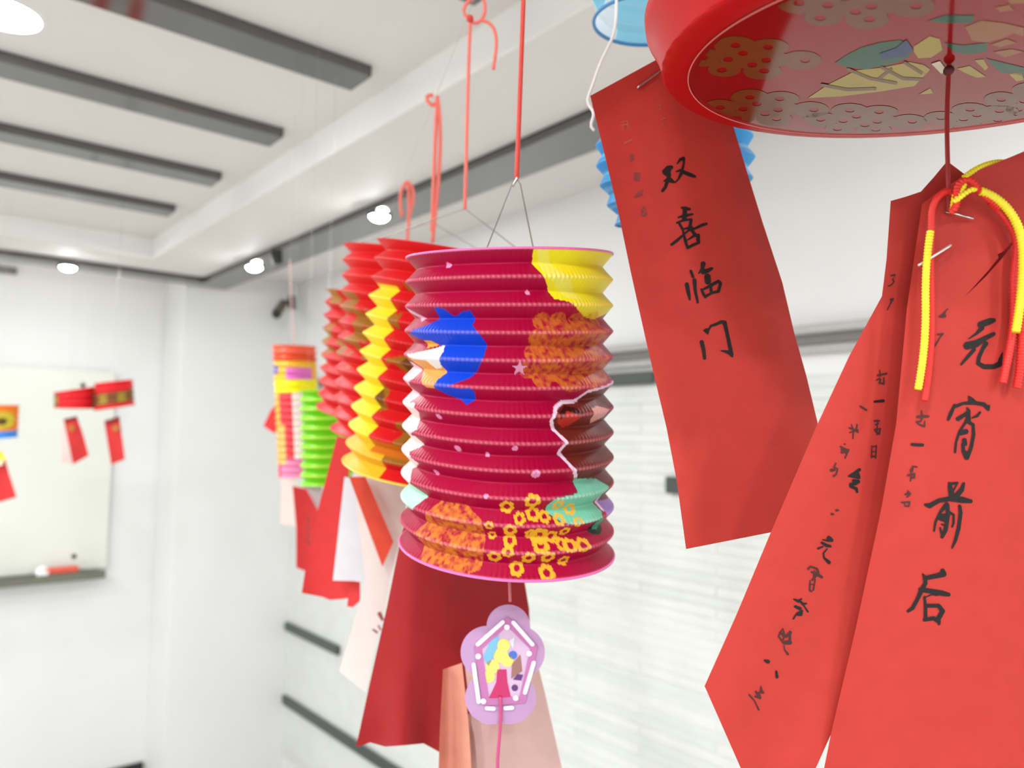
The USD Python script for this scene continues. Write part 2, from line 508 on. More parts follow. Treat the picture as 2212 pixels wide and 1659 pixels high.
part(t, 'cap', lathe([(0, -.012), (.03, -.012), (.034, 0), (.03, .008), (0, .012)], (e[0], e[1], Z - .782), (-.2, -1, .3), 24), mat('white_gloss', (245, 245, 243), .1), smooth=35)
part(t, 'back', lathe([(0, -.012), (.02, -.012), (.02, -.018), (0, -.018)], (e[0], e[1], Z - .782), (-.2, -1, .3), 24), chrome, smooth=35)

# security camera in the corner
cc = P(612, 655, 4.82)
t = thing('security_camera', 'small dark security camera in the far corner under the ceiling', 'security camera', cc)
part(t, 'mount', trimesh.util.concatenate([tube([P(630, 640, 4.85), P(632, 668, 4.85)], .022, 14), tube([P(630, 655, 4.85), P(607, 652, 4.8)], .016, 12)]), mat('camera_grey', (78, 72, 62), .5), smooth=40)
part(t, 'housing', tube([P(612, 655, 4.82), P(598, 676, 4.7)], [.024, .030], 16), mat('camera_olive', (110, 103, 88), .5), smooth=40)
sp = trimesh.creation.icosphere(2, .027)
sp.apply_translation(P(597, 679, 4.66))
part(t, 'lens', sp, black_plastic, smooth=True)

# ------------------------------------------------------------------ lanterns
def lantern_frame(top, bot, dt, db):
    A, B = P(*top, dt), P(*bot, db)
    a = (A - B) / np.linalg.norm(A - B)
    mid = (A + B) / 2
    f = EYE - mid
    f -= a * (f @ a)
    f /= np.linalg.norm(f)
    return A, B, a, f, np.cross(a, f) * 1.0


def pleated(top, bot, dt, db, rt, rb, n, depth, colour, bend=(0, 0), belly=0.0, around=420, crimp=0.012, crimps=140, soft=0.07, stretch=None, fine=3, ridge_glint=.42):
    """A pleated paper tube. rt, rb: outer radii in frame pixels; n folds; depth: fold depth in pixels. colour(angle, v)."""
    A, B, a, f, e = lantern_frame(top, bot, dt, db)
    # e must point to the right of the view
    if e @ CAM[0] < 0:
        e = -e
    steps = [0, soft / 2, soft, *np.linspace(soft, .5 - soft / 2, fine + 2)[1:-1], .5 - soft / 2, .5, .5 + soft / 2, *np.linspace(.5 + soft / 2, 1 - soft, fine + 2)[1:-1], 1 - soft, 1 - soft / 2]
    vs = np.array([(k + s) / n for k in range(n) for s in steps] + [1.0])
    ph = np.abs(((vs * n) % 1) - 0.5) * 2          # 1 on a ridge, 0 in a valley
    th = np.linspace(-np.pi, np.pi, around, endpoint=False)
    V, T = np.meshgrid(vs, th, indexing='ij')
    PH = np.broadcast_to(ph[:, None], V.shape)
    R = (rt * dt * (1 - V) + rb * db * V) / FPX * (1 + belly * (np.sin(np.pi * np.clip(V, 0, 1)) - 0))
    fold = 1 - PH
    k_ = soft * 1.6
    fold = np.where(fold < k_, fold ** 2 / (2 * k_) + k_ / 2, fold)      # the ridge is rounded, the valley sharp
    R = R - depth * dt / FPX * fold
    R = R * (1 + crimp * np.cos(T * crimps) * (0.12 + 0.88 * PH ** 5) * 0.5)
    al = (bend[0] * (1 - V) + bend[1] * V)[..., None]
    W = V if stretch is None else stretch(V)
    C = A + (B - A) * W[..., None]
    E = e * np.cos(al) + a * np.sin(al)
    pts = C + R[..., None] * (np.sin(T)[..., None] * E + np.cos(T)[..., None] * f)
    m, k = V.shape
    idx = np.arange(m * k).reshape(m, k)
    nx = np.roll(idx, -1, 1)
    q = np.stack([idx[:-1], idx[1:], nx[1:], nx[:-1]], -1).reshape(-1, 4)
    tri = np.vstack([q[:, [0, 1, 2]], q[:, [0, 2, 3]]])
    mesh = trimesh.Trimesh(pts.reshape(-1, 3), tri, process=False)
    col = colour(T.ravel(), V.ravel())
    # highlights painted pale on the outer folds, in beads where the paper is crimped
    glint = (np.clip((PH - (1 - soft * 1.7)) / (soft * 1.2), 0, 1) * ridge_glint * (.72 + .28 * np.cos(T * crimps) * (crimp > 0))).ravel()[:, None]
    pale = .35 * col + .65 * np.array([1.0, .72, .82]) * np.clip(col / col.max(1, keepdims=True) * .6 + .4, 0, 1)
    return mesh, col * (1 - glint) + pale * glint, (A, B, a, f, e)


def ring_at(c, a, f, e, r, wire, al=0.0, n=64):
    th = np.linspace(0, 2 * np.pi, n, endpoint=False)
    E = e * np.cos(al) + a * np.sin(al)
    return tube(c + r * (np.sin(th)[:, None] * E + np.cos(th)[:, None] * f), wire, 8, close=True)


def paint(n, base):
    return np.tile(np.array(lin(base)), (n, 1))


def flowers_of(cx, cy, s, petals=6):
    a = np.linspace(0, 2 * np.pi, petals, endpoint=False) + .3
    return unary_union([Point(cx + s * .62 * math.cos(t), cy + s * .62 * math.sin(t)).buffer(s * .42, 8) for t in a]).difference(Point(cx, cy).buffer(s * .42, 8))


class Print:
    """A flat print: shapes with a colour each, laid on an unrolled lantern measured in frame pixels."""
    def __init__(self, base):
        self.base, self.items = base, []

    def add(self, shape, col, opacity=1.0, speckle=None):
        self.items.append((shape if not isinstance(shape, list) else Polygon(shape), col, opacity, speckle))

    def colour(self, x, y):
        out = paint(len(x), self.base)
        for g, col, op, sp in self.items:
            k = contains_xy(g.buffer(0), x, y)
            o = op
            if sp:
                n = meshkit.fbm(np.c_[x, y, np.zeros_like(x)][k] / sp, 3, 3)
                o = (op * np.clip((n - .22) * 2.2, 0, 1))[:, None]
            out[k] = out[k] * (1 - o) + np.array(lin(col)) * o
        return out


# ---- the magenta lantern
mp = Print((164, 6, 54))
mp.add([(1142, 500), (1340, 500), (1340, 640), (1318, 668), (1290, 676), (1262, 668), (1238, 652), (1215, 634), (1188, 628), (1176, 600), (1160, 575), (1146, 555)], (240, 226, 40))
mp.add([(1150, 520), (1168, 520), (1190, 560), (1230, 600), (1250, 634), (1218, 626), (1192, 600), (1164, 570)], (236, 232, 120), .55)  # paler streak paints the sheen on the yellow patch
gold = unary_union([flowers_of(1225, 740, 80, 5), flowers_of(1185, 700, 48, 5), flowers_of(1262, 700, 46, 5), flowers_of(1272, 780, 46, 5), flowers_of(1165, 765, 46, 5), Point(1225, 740).buffer(42), sbox(1150, 690, 1300, 800)])
mp.add(gold, (216, 128, 34), .66, 7)
blue = Polygon([(893, 712), (900, 704), (930, 688), (946, 676), (950, 652), (964, 652), (978, 668), (990, 666), (1004, 658), (1018, 655), (1024, 670), (1022, 684), (1040, 702), (1050, 724), (1047, 752), (1034, 775), (1018, 792), (990, 806), (975, 812), (1000, 818), (1022, 816), (1030, 822), (1028, 838), (1014, 848), (1000, 840), (975, 832), (952, 818), (950, 800), (962, 788), (958, 768), (955, 748), (962, 738), (944, 724), (914, 722)]).buffer(2)
mp.add(blue, (18, 66, 200))
mp.add([(886, 762), (905, 748), (935, 738), (960, 730), (962, 745), (958, 768), (966, 786), (955, 800), (950, 820), (932, 820), (918, 800), (906, 782)], (226, 160, 84))
mp.add([(886, 756), (938, 738), (958, 728), (964, 742), (958, 776), (942, 780), (930, 762), (900, 764)], (236, 228, 226))
mp.add([(912, 722), (932, 722), (946, 730), (922, 738)], (232, 160, 66))
star = Polygon([(1120 + (18 if k % 2 == 0 else 7) * math.sin(k * math.pi / 5), 771 - (18 if k % 2 == 0 else 7) * math.cos(k * math.pi / 5)) for k in range(10)])
mp.add(star, (236, 170, 205), .9)
for x, y, s in [(958, 879, 6), (996, 944, 7), (1112, 939, 6), (1056, 955, 5), (948, 1000, 6), (1152, 993, 9), (1136, 615, 5), (965, 562, 6), (1210, 852, 5), (1058, 1040, 5)]:
    mp.add(Point(x, y).buffer(s), (242, 160, 204), .8)
brown = Polygon([(1196, 858), (1214, 848), (1230, 850), (1246, 846), (1262, 828), (1300, 822), (1340, 815), (1340, 1090), (1300, 1080), (1292, 1040), (1250, 1018), (1232, 990), (1214, 958), (1206, 950), (1214, 925), (1196, 900), (1186, 880)])
mp.add(brown.buffer(7), (240, 214, 234))
mp.add(brown, (112, 36, 28))
mp.add([(1196, 866), (1214, 852), (1236, 858), (1248, 872), (1226, 896), (1212, 900), (1196, 886)], (186, 50, 38))
mp.add([(1196, 866), (1214, 852), (1236, 858), (1248, 872), (1240, 874), (1214, 862), (1200, 880)], (60, 16, 14))
mp.add([(1268, 862), (1284, 858), (1306, 868), (1300, 884), (1276, 896), (1268, 884)], (222, 158, 148))
mint = Polygon([(1238, 1010), (1290, 1016), (1306, 1034), (1284, 1062), (1292, 1086), (1284, 1102), (1240, 1106), (1204, 1098), (1178, 1078), (1176, 1062), (1188, 1046), (1236, 1038)])
mp.add(mint.buffer(3), (40, 50, 40), .5)
mp.add(mint, (118, 196, 164))
mp.add([(1296, 1066), (1330, 1070), (1330, 1106), (1300, 1098)], (160, 124, 196))
mp.add(Point(1288, 1118).buffer(19), (22, 40, 34))
mp.add(Point(1290, 1114).buffer(13), (70, 160, 124))
for x, y, s in [(1097, 1064, 15), (1146, 1050, 16), (1122, 1088, 12), (1150, 1080, 15), (1172, 1086, 12), (1104, 1112, 14), (1104, 1137, 14), (1146, 1122, 13), (1162, 1126, 19), (1188, 1130, 14), (1164, 1146, 17), (1068, 1126, 9), (1214, 1120, 11), (1222, 1150, 14), (1206, 1146, 12),
                (1248, 1152, 15), (1118, 1196, 15), (1176, 1206, 16), (1214, 1184, 12), (1074, 1170, 14), (1140, 1172, 14), (1178, 1172, 14), (1100, 1158, 12), (1200, 1062, 12), (1228, 1074, 13), (1200, 1092, 12), (1236, 1100, 10), (1064, 1102, 9)]:
    mp.add(flowers_of(x, y, s), (232, 178, 46), .92)
mp.add(Polygon([(930, 1100), (958, 1060), (1010, 1062), (1050, 1092), (1056, 1150), (1046, 1200), (996, 1216), (930, 1190), (912, 1140)]), (228, 146, 40), .7, 7)
mp.add([(860, 930), (906, 926), (916, 942), (894, 962), (914, 984), (888, 1000), (905, 1025), (880, 1040), (860, 1040)], (246, 220, 214))
mp.add([(860, 860), (905, 856), (914, 874), (900, 890), (912, 912), (890, 930), (860, 930)], (242, 214, 208))
mp.add([(860, 772), (888, 772), (906, 786), (900, 806), (880, 826), (900, 840), (890, 860), (860, 860)], (246, 206, 214), .8)
mp.add([(860, 656), (884, 662), (912, 676), (905, 684), (884, 672), (860, 668)], (240, 190, 214), .8)
mp.add([(860, 1026), (890, 1026), (928, 1052), (908, 1086), (872, 1088), (860, 1090)], (178, 222, 200))


def magenta_colour(th, v):
    s = np.sin(th)
    x = 1098 + 226 * s
    y = 554 + (1175 - 554) * v + np.cos(th) * (-30 + 72 * v) + s * (-6 + 20 * v)
    # the darker paper overlap right of the middle
    col = mp.colour(x, y)
    return col


t = thing('paper_lantern', 'magenta pleated paper lantern with yellow, blue and brown patches, hanging in the middle', 'paper lantern', P(1095, 1200, .63))
mesh, col, (A, B, a, f, e) = pleated((1101, 555), (1095, 1176), .612, .632, 222, 231, 12, 23, magenta_colour, bend=(.028, -.060), around=840, crimp=.012, crimps=140, soft=.09, fine=8, ridge_glint=.7)
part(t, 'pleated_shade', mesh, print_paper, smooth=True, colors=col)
part(t, 'top_rim', ring_at(A, a, f, e, 221 * .612 / FPX, .0009, .028, 120), mat('magenta_rim', (236, 110, 176), .4), smooth=True)
part(t, 'bottom_rim', ring_at(B, a, f, e, 230 * .632 / FPX, .0011, -.060, 120), mat('magenta_rim', (236, 110, 176), .4), smooth=True)
knot = P(1116, 386, .612)
part(t, 'wire_handle', trimesh.util.concatenate([tube([P(1050, 540, .58), P(1106, 398, .610), knot], .0005, 8), tube([P(1153, 540, .64), P(1124, 398, .612), knot], .0005, 8)]), chrome, smooth=True)
part(t, 'hanging_string', tube(spline([knot, P(1121, 260, .614), P(1127, 100, .617), P(1130.5, 0, .619), P(1133, -268, .62)], 30), .0019, 10), red_string, smooth=True)
part(t, 'string_clasp', tube([P(1117, 384, .611), P(1107, 402, .611)], .0014, 10), chrome, smooth=True)
part(t, 'tail_thread', tube([P(1098, 1190, .63), P(1102, 1300, .615)], .0011, 8), mat('pale_pink_thread', (226, 130, 140), .6), smooth=True)

# ---- the fishing line that carries the row, from wall to wall
L0, L1 = P(1130, -268, .62), P(880, 392, 1.30)
L1[2] = L0[2]
d = (L1 - L0) / np.linalg.norm(L1 - L0)
end1 = L0 + d * ((XR - L0[0]) / d[0])
end0 = L0 + d * ((Y0 - L0[1]) / d[1])
tag(part(None, 'hanging_line', tube([end0, L0, L1, end1], .0004, 6), nylon, smooth=True), 'thin clear fishing line from which the row of paper lanterns hangs', 'fishing line')


def tie(t, pts, depth, r, material, tails=()):
    part(t, 'hanging_string', tube(spline([P(x, y, depth) for x, y in pts], 24), r, 8), material, smooth=True)
    for tl in tails:
        part(t, 'string_tail', tube(spline([P(x, y, depth) for x, y in tl], 16), r, 8), material, smooth=True)


def handle(t, frame, rad, apex, al=0.0):
    A, B, a, f, e = frame
    E = e * np.cos(al) + a * np.sin(al)
    part(t, 'wire_handle', trimesh.util.concatenate([tube([A + s * E * rad, apex], .0006, 6) for s in (-1, 1)]), chrome, smooth=True)


# ---- red and gold lantern right behind the magenta one
def gold_red(th, v, seed):
    base = paint(len(th), (222, 30, 34))
    x = np.degrees(th)
    n = meshkit.fbm(np.c_[np.cos(th) * 2.6, np.sin(th) * 2.6, v * 6 + seed], 3, seed)
    g = (n > .52) & (v > .17) & (v < .93)
    base[g] = np.array(lin((168, 112, 34)))
    dk = (n > .60) & (v > .2) & (v < .9)
    base[dk] = np.array(lin((116, 72, 22)))
    return base


def colour_A(th, v):
    out = gold_red(th, v, 5)
    x = np.degrees(th)
    w = .5 + .5 * np.clip((v - .2) * 8, 0, 1)
    k = (x < -44) & (x > -120) & (v > .19)
    out[k] = np.array(lin((250, 226, 36)))
    k = (x < -30) & (x > -100) & (v > .87)
    out[k] = np.array(lin((244, 190, 40)))
    k = (x < -40) & (x > -120) & (v <= .19)
    out[k] = np.array(lin((222, 30, 34)))
    k = (v > .84) & (v < .90) & (x > -44) & (x < 60)
    out[k] = np.array(lin((214, 120, 30)))
    return out


t = thing('paper_lantern', 'red and gold pleated paper lantern with a yellow stripe, just behind the magenta lantern', 'paper lantern', P(922, 1030, .84))
mesh, col, fr = pleated((1000, 552), (920, 1014), .825, .845, 186, 178, 12, 24, colour_A, bend=(0.0, .02), around=560, ridge_glint=.3, crimp=.008, crimps=110)
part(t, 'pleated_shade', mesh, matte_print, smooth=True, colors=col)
part(t, 'bottom_rim', ring_at(fr[1], *fr[2:], 177 * .845 / FPX, .0013, .02), mat('gold_rim', (240, 200, 60), .35), smooth=True)
handle(t, fr, 184 * .825 / FPX, P(1004, 450, .825))
tie(t, [(1004, 452), (1006, 380), (1011, 180), (1016, 42)], .825, .0019, pink_string, [[(1016, 42), (1030, 50), (1042, 40), (1048, 18), (1040, -6), (1022, -4), (1016, 42)], [(1042, 44), (1062, 55), (1072, 90), (1066, 150)]])
knotb = trimesh.creation.icosphere(2, .004)
knotb.apply_translation(P(1015, 40, .823))
part(t, 'knot', knotb, red_string, smooth=True)


def colour_B(th, v):
    out = paint(len(th), (226, 34, 34))
    n = meshkit.fbm(np.c_[np.cos(th) * 3, np.sin(th) * 3, v * 7 + 3], 3, 11)
    x = np.degrees(th)
    k = (n > .54) & (v > .25) & (v < .75)
    out[k] = np.array(lin((172, 116, 40)))
    return out


t = thing('paper_lantern', 'plain red pleated paper lantern with sparse gold print, second behind the magenta lantern', 'paper lantern', P(885, 950, 1.06))
mesh, col, fr = pleated((920, 553), (884, 938), 1.05, 1.07, 176, 166, 12, 18, colour_B, bend=(-.03, -.02), around=420, ridge_glint=.3, crimp=.007, crimps=100)
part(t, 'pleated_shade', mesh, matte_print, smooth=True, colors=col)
part(t, 'bottom_rim', ring_at(fr[1], *fr[2:], 166 * 1.07 / FPX, .0013, -.02), red_string, smooth=True)
handle(t, fr, 170 * 1.05 / FPX, P(933, 480, 1.05))
tie(t, [(933, 500), (936, 420), (940, 300), (945, 208)], 1.05, .0026, pink_string, [[(945, 208), (930, 225), (922, 212), (936, 206)], [(945, 208), (950, 260), (946, 400), (934, 524)]])


def colour_C(th, v):
    out = paint(len(th), (220, 32, 34))
    n = meshkit.fbm(np.c_[np.cos(th) * 3.4, np.sin(th) * 3.4, v * 5 + 9], 3, 23)
    k = (n > .55) & (v < .75)
    out[k] = np.array(lin((176, 124, 46)))
    return out


t = thing('paper_lantern', 'red pleated paper lantern third behind the magenta lantern, lower than its neighbours', 'paper lantern', P(850, 905, 1.31))
mesh, col, fr = pleated((868, 640), (850, 893), 1.30, 1.32, 162, 162, 9, 16, colour_C, bend=(-.02, -.05), around=420, ridge_glint=.3, crimp=.007, crimps=90)
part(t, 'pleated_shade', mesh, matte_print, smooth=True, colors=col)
part(t, 'bottom_rim', ring_at(fr[1], *fr[2:], 162 * 1.32 / FPX, .0015, -.05), red_string, smooth=True)
handle(t, fr, 156 * 1.30 / FPX, P(876, 575, 1.30))
tie(t, [(876, 580), (881, 500), (884, 440), (880, 392)], 1.30, .0028, pink_string, [[(880, 392), (868, 410), (866, 450), (868, 468)], [(880, 392), (890, 405), (888, 450), (884, 470)]])


# ---- small lanterns farther back
def colour_D1(th, v):
    x, out = np.degrees(th), paint(len(th), (236, 66, 40))
    def band(lo, hi, c, xl=-181, xh=181):
        k = (v >= lo) & (v < hi) & (x >= xl) & (x < xh)
        out[k] = np.array(lin(c))
    band(0, .06, (238, 96, 70)); band(.06, .12, (222, 74, 36)); band(.12, .36, (240, 180, 50)); band(.17, .27, (224, 110, 190), -25, 48); band(.15, .22, (120, 110, 170), -90, -50)
    band(.26, .36, (250, 238, 20), -80, 90); band(.36, 1.01, (226, 60, 70)); band(.36, .95, (244, 226, 220), -12, 40); band(.36, .9, (230, 170, 60), -90, -52); band(.36, 1.0, (214, 50, 56), 40, 181)
    band(.86, 1.01, (230, 130, 170), -60, 10); band(.6, .9, (214, 180, 100), -60, -36)
    return out


t = thing('paper_lantern', 'small orange, yellow and pink paper lantern in front of the corner pier', 'paper lantern', P(642, 1032, 2.05))
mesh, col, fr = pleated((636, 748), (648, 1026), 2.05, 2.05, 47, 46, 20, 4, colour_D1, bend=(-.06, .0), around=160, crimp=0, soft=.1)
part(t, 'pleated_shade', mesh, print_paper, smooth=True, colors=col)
part(t, 'bottom_rim', ring_at(fr[1], *fr[2:], 45 * 2.05 / FPX, .0012), mat('pink_rim', (236, 120, 150), .5), smooth=True)
tie(t, [(636, 748), (632, 690), (629, 640), (627, 600), (626, 560)], 2.05, .0012, mat('very_pale_red_string', (246, 190, 184), .6))
end = P(626, 560, 2.05)
part(t, 'ceiling_thread', tube([end, [end[0], end[1], ZS - .002]], .0004, 6), nylon, smooth=True)


def colour_D2(th, v):
    out = paint(len(th), (112, 198, 26))
    k = np.abs(((v * 10) % 1) - .5) > .38
    out[k] = np.array(lin((178, 226, 60)))
    return out


t = thing('paper_lantern', 'bright green pleated paper lantern below the red row', 'paper lantern', P(708, 1048, 1.8))
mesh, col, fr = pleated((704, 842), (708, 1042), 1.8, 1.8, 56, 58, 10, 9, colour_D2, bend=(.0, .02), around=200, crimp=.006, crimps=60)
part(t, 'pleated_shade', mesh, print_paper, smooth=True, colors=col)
part(t, 'bottom_rim', ring_at(fr[1], *fr[2:], 57 * 1.8 / FPX, .0012, .02), mat('green_rim', (150, 210, 60), .5), smooth=True)
up = P(704, 842, 1.8)
part(t, 'hanging_string', tube([up, [up[0], up[1], ZS - .002]], .0006, 6), nylon, smooth=True)


def colour_F(kind):
    def c(th, v):
        x, out = np.degrees(th), paint(len(th), (226, 32, 40))
        if kind == 0:
            k = (np.abs(x) > 52) & (np.abs(x) < 100) & (v > .12) & (v < .92)
            out[k] = np.array(lin((112, 92, 44)))
            k = (np.abs(x + 64) < 9) & (np.abs(v - .5) < .22)
            out[k] = np.array(lin((176, 142, 50)))
        elif kind == 1:
            k = (v > .40) & (v < .86)
            out[k] = np.array(lin((128, 74, 40)))
            k = ((np.abs(x - 22) < 13) | (np.abs(x + 36) < 13)) & (np.abs(v - .63) < .17)
            out[k] = np.array(lin((160, 138, 46)))
            k = (x > 58) & (v > .3) & (v < .86)
            out[k] = np.array(lin((110, 96, 44)))
        else:
            out = paint(len(th), (240, 150, 36))
            k = (((v * 7) % 1) < .4) & (v < .76)
            out[k] = np.array(lin((232, 96, 34)))
            k = (np.hypot((x - 12) / 40, (v - .45) / .27) < 1)
            out[k] = np.array(lin((206, 190, 56)))
            k = (np.hypot((x - 8) / 16, (v - .48) / .12) < 1)
            out[k] = np.array(lin((90, 72, 30)))
            k = v > .78
            out[k] = np.array(lin((70, 140, 226)))
        return out
    return c


for kind, (top, bot, rt, rb, bend, lab, n) in enumerate([
        ((163, 841), (163, 881), 42, 41, (.16, -.03), 'short red paper lantern with dark gold end bands, hanging before the glass board', 3),
        ((246, 824), (248, 880), 38, 40, (.09, .12), 'red paper lantern with two gold medallions, rightmost of those before the glass board', 4),
        ((-2, 876), (-2, 945), 38, 35, (.0, .04), 'orange and yellow striped paper lantern with blue base at the left edge', 5)]):
    d0 = 3.4 if kind < 2 else 3.1
    t = thing('paper_lantern', lab, 'paper lantern', P(*bot, d0))
    mesh, col, fr = pleated(top, bot, d0, d0, rt, rb, n, 2.2, colour_F(kind), bend=bend, around=140, crimp=0, soft=.1)
    part(t, 'pleated_shade', mesh, print_paper, smooth=True, colors=col)
    part(t, 'bottom_rim', ring_at(fr[1], *fr[2:], rb * d0 / FPX, .0018, bend[1]), red_string if kind < 2 else mat('blue_rim', (70, 140, 226), .5), smooth=True)
    up = P(*top, d0)
    part(t, 'hanging_string', tube([up, [up[0], up[1], ZC - .002]], .0005, 6), nylon, smooth=True)
    b = P(*bot, d0)

# ---- blue lanterns
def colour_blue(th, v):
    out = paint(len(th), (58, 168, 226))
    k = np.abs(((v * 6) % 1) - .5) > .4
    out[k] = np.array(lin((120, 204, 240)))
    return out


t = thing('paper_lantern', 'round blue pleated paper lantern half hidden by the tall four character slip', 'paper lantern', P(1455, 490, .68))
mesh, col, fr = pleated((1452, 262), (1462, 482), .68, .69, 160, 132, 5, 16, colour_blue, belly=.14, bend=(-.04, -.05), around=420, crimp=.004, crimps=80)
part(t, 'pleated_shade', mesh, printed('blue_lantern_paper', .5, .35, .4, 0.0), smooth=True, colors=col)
part(t, 'bottom_rim', ring_at(fr[1], *fr[2:], 131 * .69 / FPX, .0012, -.05), mat('blue_deep', (50, 120, 180), .5), smooth=True)
white_cord = mat('white_cord', (236, 232, 226), .6)
part(t, 'white_handle', tube(spline([P(1284, 282, .645), P(1277, 270, .645), P(1280, 258, .645), P(1281, 240, .648), P(1270, 222, .65), P(1275, 198, .65), P(1292, 150, .652), P(1312, 105, .655), P(1327, 68, .66), P(1331, 30, .662), P(1331, -60, .664), P(1331, -230, .668)], 60), .0013, 10), white_cord, smooth=True)

t = thing('paper_lantern', 'pale blue open bottomed paper lantern at the top, left of the big red lantern', 'paper lantern', P(1404, 40, .74))
sky_in = printed('pale_blue_lantern_paper', .5, .7, .3, 0.0)


def colour_sky(th, v):
    out = paint(len(th), (228, 243, 250))
    x = np.degrees(th)
    k = (np.abs(np.abs(x) - 160) < 20) | (np.abs(np.abs(x) - 70) < 14)
    out[k] = np.array(lin((150, 216, 240)))
    return out


mesh, col, fr = pleated((1408, -190), (1402, 46), .74, .74, 112, 117, 5, 10, colour_sky, belly=.10, around=320, crimp=0)
part(t, 'pleated_shade', mesh, sky_in, smooth=True, colors=col)
part(t, 'bottom_rim', ring_at(fr[1], *fr[2:], 119 * .74 / FPX, .0017, 0, 90), mat('blue_edge', (70, 142, 196), .45), smooth=True)
up = P(1409, -195, .74)
part(t, 'hanging_string', tube([up, [up[0], up[1], ZS - .002]], .0012, 8), white_cord, smooth=True)

# ------------------------------------------------------------------ the big red lantern at the upper right
n0 = np.array([-.0681, -.0882, 1.0]); n0 /= np.linalg.norm(n0)
DC, DR = P(2050, 139.5, .40), .1456
da = np.cross(n0, CAM[2]); da /= np.linalg.norm(da)
if da @ CAM[0] < 0:
    da = -da
db = np.cross(n0, da)
if db @ CAM[2] < 0:
    db = -db                                      # db points away from the camera


def disc_pt(r, th, h):
    r, th, h = np.broadcast_arrays(np.asarray(r, float), np.asarray(th, float), np.asarray(h, float))
    return DC + r[..., None] * (np.cos(th)[..., None] * da + np.sin(th)[..., None] * db) + h[..., None] * n0


def disc_surface(rings, n=360, wob=None):
    th = np.linspace(0, 2 * np.pi, n, endpoint=False)
    pts = np.vstack([disc_pt(np.full(n, r) * (1 if wob is None else 1 + wob[i] * np.cos(th * 60)), th, np.full(n, h)) for i, (r, h) in enumerate(rings)])
    idx = np.arange(len(rings) * n).reshape(-1, n)
    nx = np.roll(idx, -1, 1)
    q = np.stack([idx[:-1], idx[1:], nx[1:], nx[:-1]], -1).reshape(-1, 4)
    return trimesh.Trimesh(pts, np.vstack([q[:, [0, 1, 2]], q[:, [0, 2, 3]]]), process=False)


def on_disc(x, y, lift=0.0):
    o = P(x, y, np.ones_like(np.asarray(x, float))) - EYE
    s = ((DC - EYE) @ n0 - lift) / (o @ n0)
    return EYE + o * s[..., None]


t = thing('paper_lantern', 'big red round paper lantern seen from below, gold knots on its flat base', 'paper lantern', DC)
film = mat('glossy_red_film', (140, 14, 16), .10, spec=.16)
part(t, 'base_disc', disc_surface([(1e-4, 0), (.03, 0), (.08, 0), (.128, 0), (.131, .0008), (.131, .002), (1e-4, .002)], 240), film, smooth=30)
part(t, 'base_border', disc_surface([(.1305, .0009), (.136, .0004), (.1435, .0012), (DR, .0035), (DR - .001, .0055), (.1305, .003)], 480, wob=[0, .0003, .0008, .0018, .0018, 0]), mat('red_satin_paper', (182, 13, 16), .42, spec=.15), smooth=40)
rings = [(DR - .0005, .0045)]
for k in range(4):
    h = .006 + k * .046
    rings += [(DR + .004 + .010 * k, h + .010), (DR + .009 + .010 * k, h + .018), (DR + .010 + .010 * k, h + .024), (DR + .007 + .010 * k, h + .031), (DR - .004 + .010 * k, h + .046)]
part(t, 'pleated_side', disc_surface(rings, 360), mat('red_satin_paper', (182, 13, 16), .42, spec=.15), smooth=50)
part(t, 'wire_crease', tube(disc_pt(.1312, np.linspace(0, 2 * np.pi, 180, endpoint=False), -.0003), .00035, 6, close=True), mat('crease_pale', (226, 130, 120), .3), smooth=True)
string_dark = mat('deep_red_string', (150, 26, 26), .6)
down = P(2057, 462, .399)
part(t, 'centre_string', tube(spline([DC + n0 * .01, DC - n0 * .003, P(2046, 240, .399), P(2047, 345, .398), P(2050, 455, .398)], 24), .0011, 10), string_dark, smooth=True)
kn = trimesh.creation.icosphere(3, .0026); kn.apply_translation(DC - n0 * .003)
part(t, 'knot', kn, mat('dark_knot', (80, 14, 14), .6), smooth=True)


_q = (disc_pt(.1275, np.linspace(0, 2 * np.pi, 120, endpoint=False), 0.0) - EYE) @ CAM.T
DISC_FACE = Polygon(np.c_[1106 + FPX * _q[:, 0] / _q[:, 2], 829.5 + FPX * _q[:, 1] / _q[:, 2]])


def disc_print(name, polys, material, lift=.0002, step=14):
    ms = []
    for g in polys:
        g = g.buffer(0).intersection(DISC_FACE)
        for h in getattr(g, 'geoms', [g]):
            if h.area < 4 or h.geom_type != 'Polygon':
                continue
            pts, tr = patch(h, step)
            if len(tr):
                ms.append(solid_sheet(pts, tr[:, ::-1], on_disc(pts[:, 0], pts[:, 1], lift), on_disc(pts[:, 0], pts[:, 1], -.0001)))
    part(t, name, trimesh.util.concatenate(ms), material)


def ell(x, y, rx, ry, rot=0, n=20):
    a = np.linspace(0, 2 * np.pi, n, endpoint=False)
    c_, s_ = math.cos(rot), math.sin(rot)
    return Polygon([(x + rx * math.cos(k) * c_ - ry * math.sin(k) * s_, y + rx * math.cos(k) * s_ + ry * math.sin(k) * c_) for k in a])


def knot_print(cx, cy, sx, sy):
    """A looped good-luck knot: eight loops and a woven middle with open eyes."""
    loops = [(-108, 0, 42, 20), (-38, -24, 46, 22), (34, -22, 44, 18), (104, 6, 44, 20), (-62, 26, 36, 16), (20, 30, 42, 18), (-14, 0, 62, 24), (40, 4, 40, 18)]
    eyes = [(-108, 0), (-38, -26), (32, -22), (112, 6), (-68, 27), (24, 29), (-22, -9), (-2, 16), (-54, 4), (28, 6)]
    g = unary_union([ell(cx + x * sx, cy + y * sy, a * sx, b * sy) for x, y, a, b in loops])
    return g.difference(unary_union([ell(cx + x * sx, cy + y * sy, 11 * sx, 5.5 * sy) for x, y in eyes]))


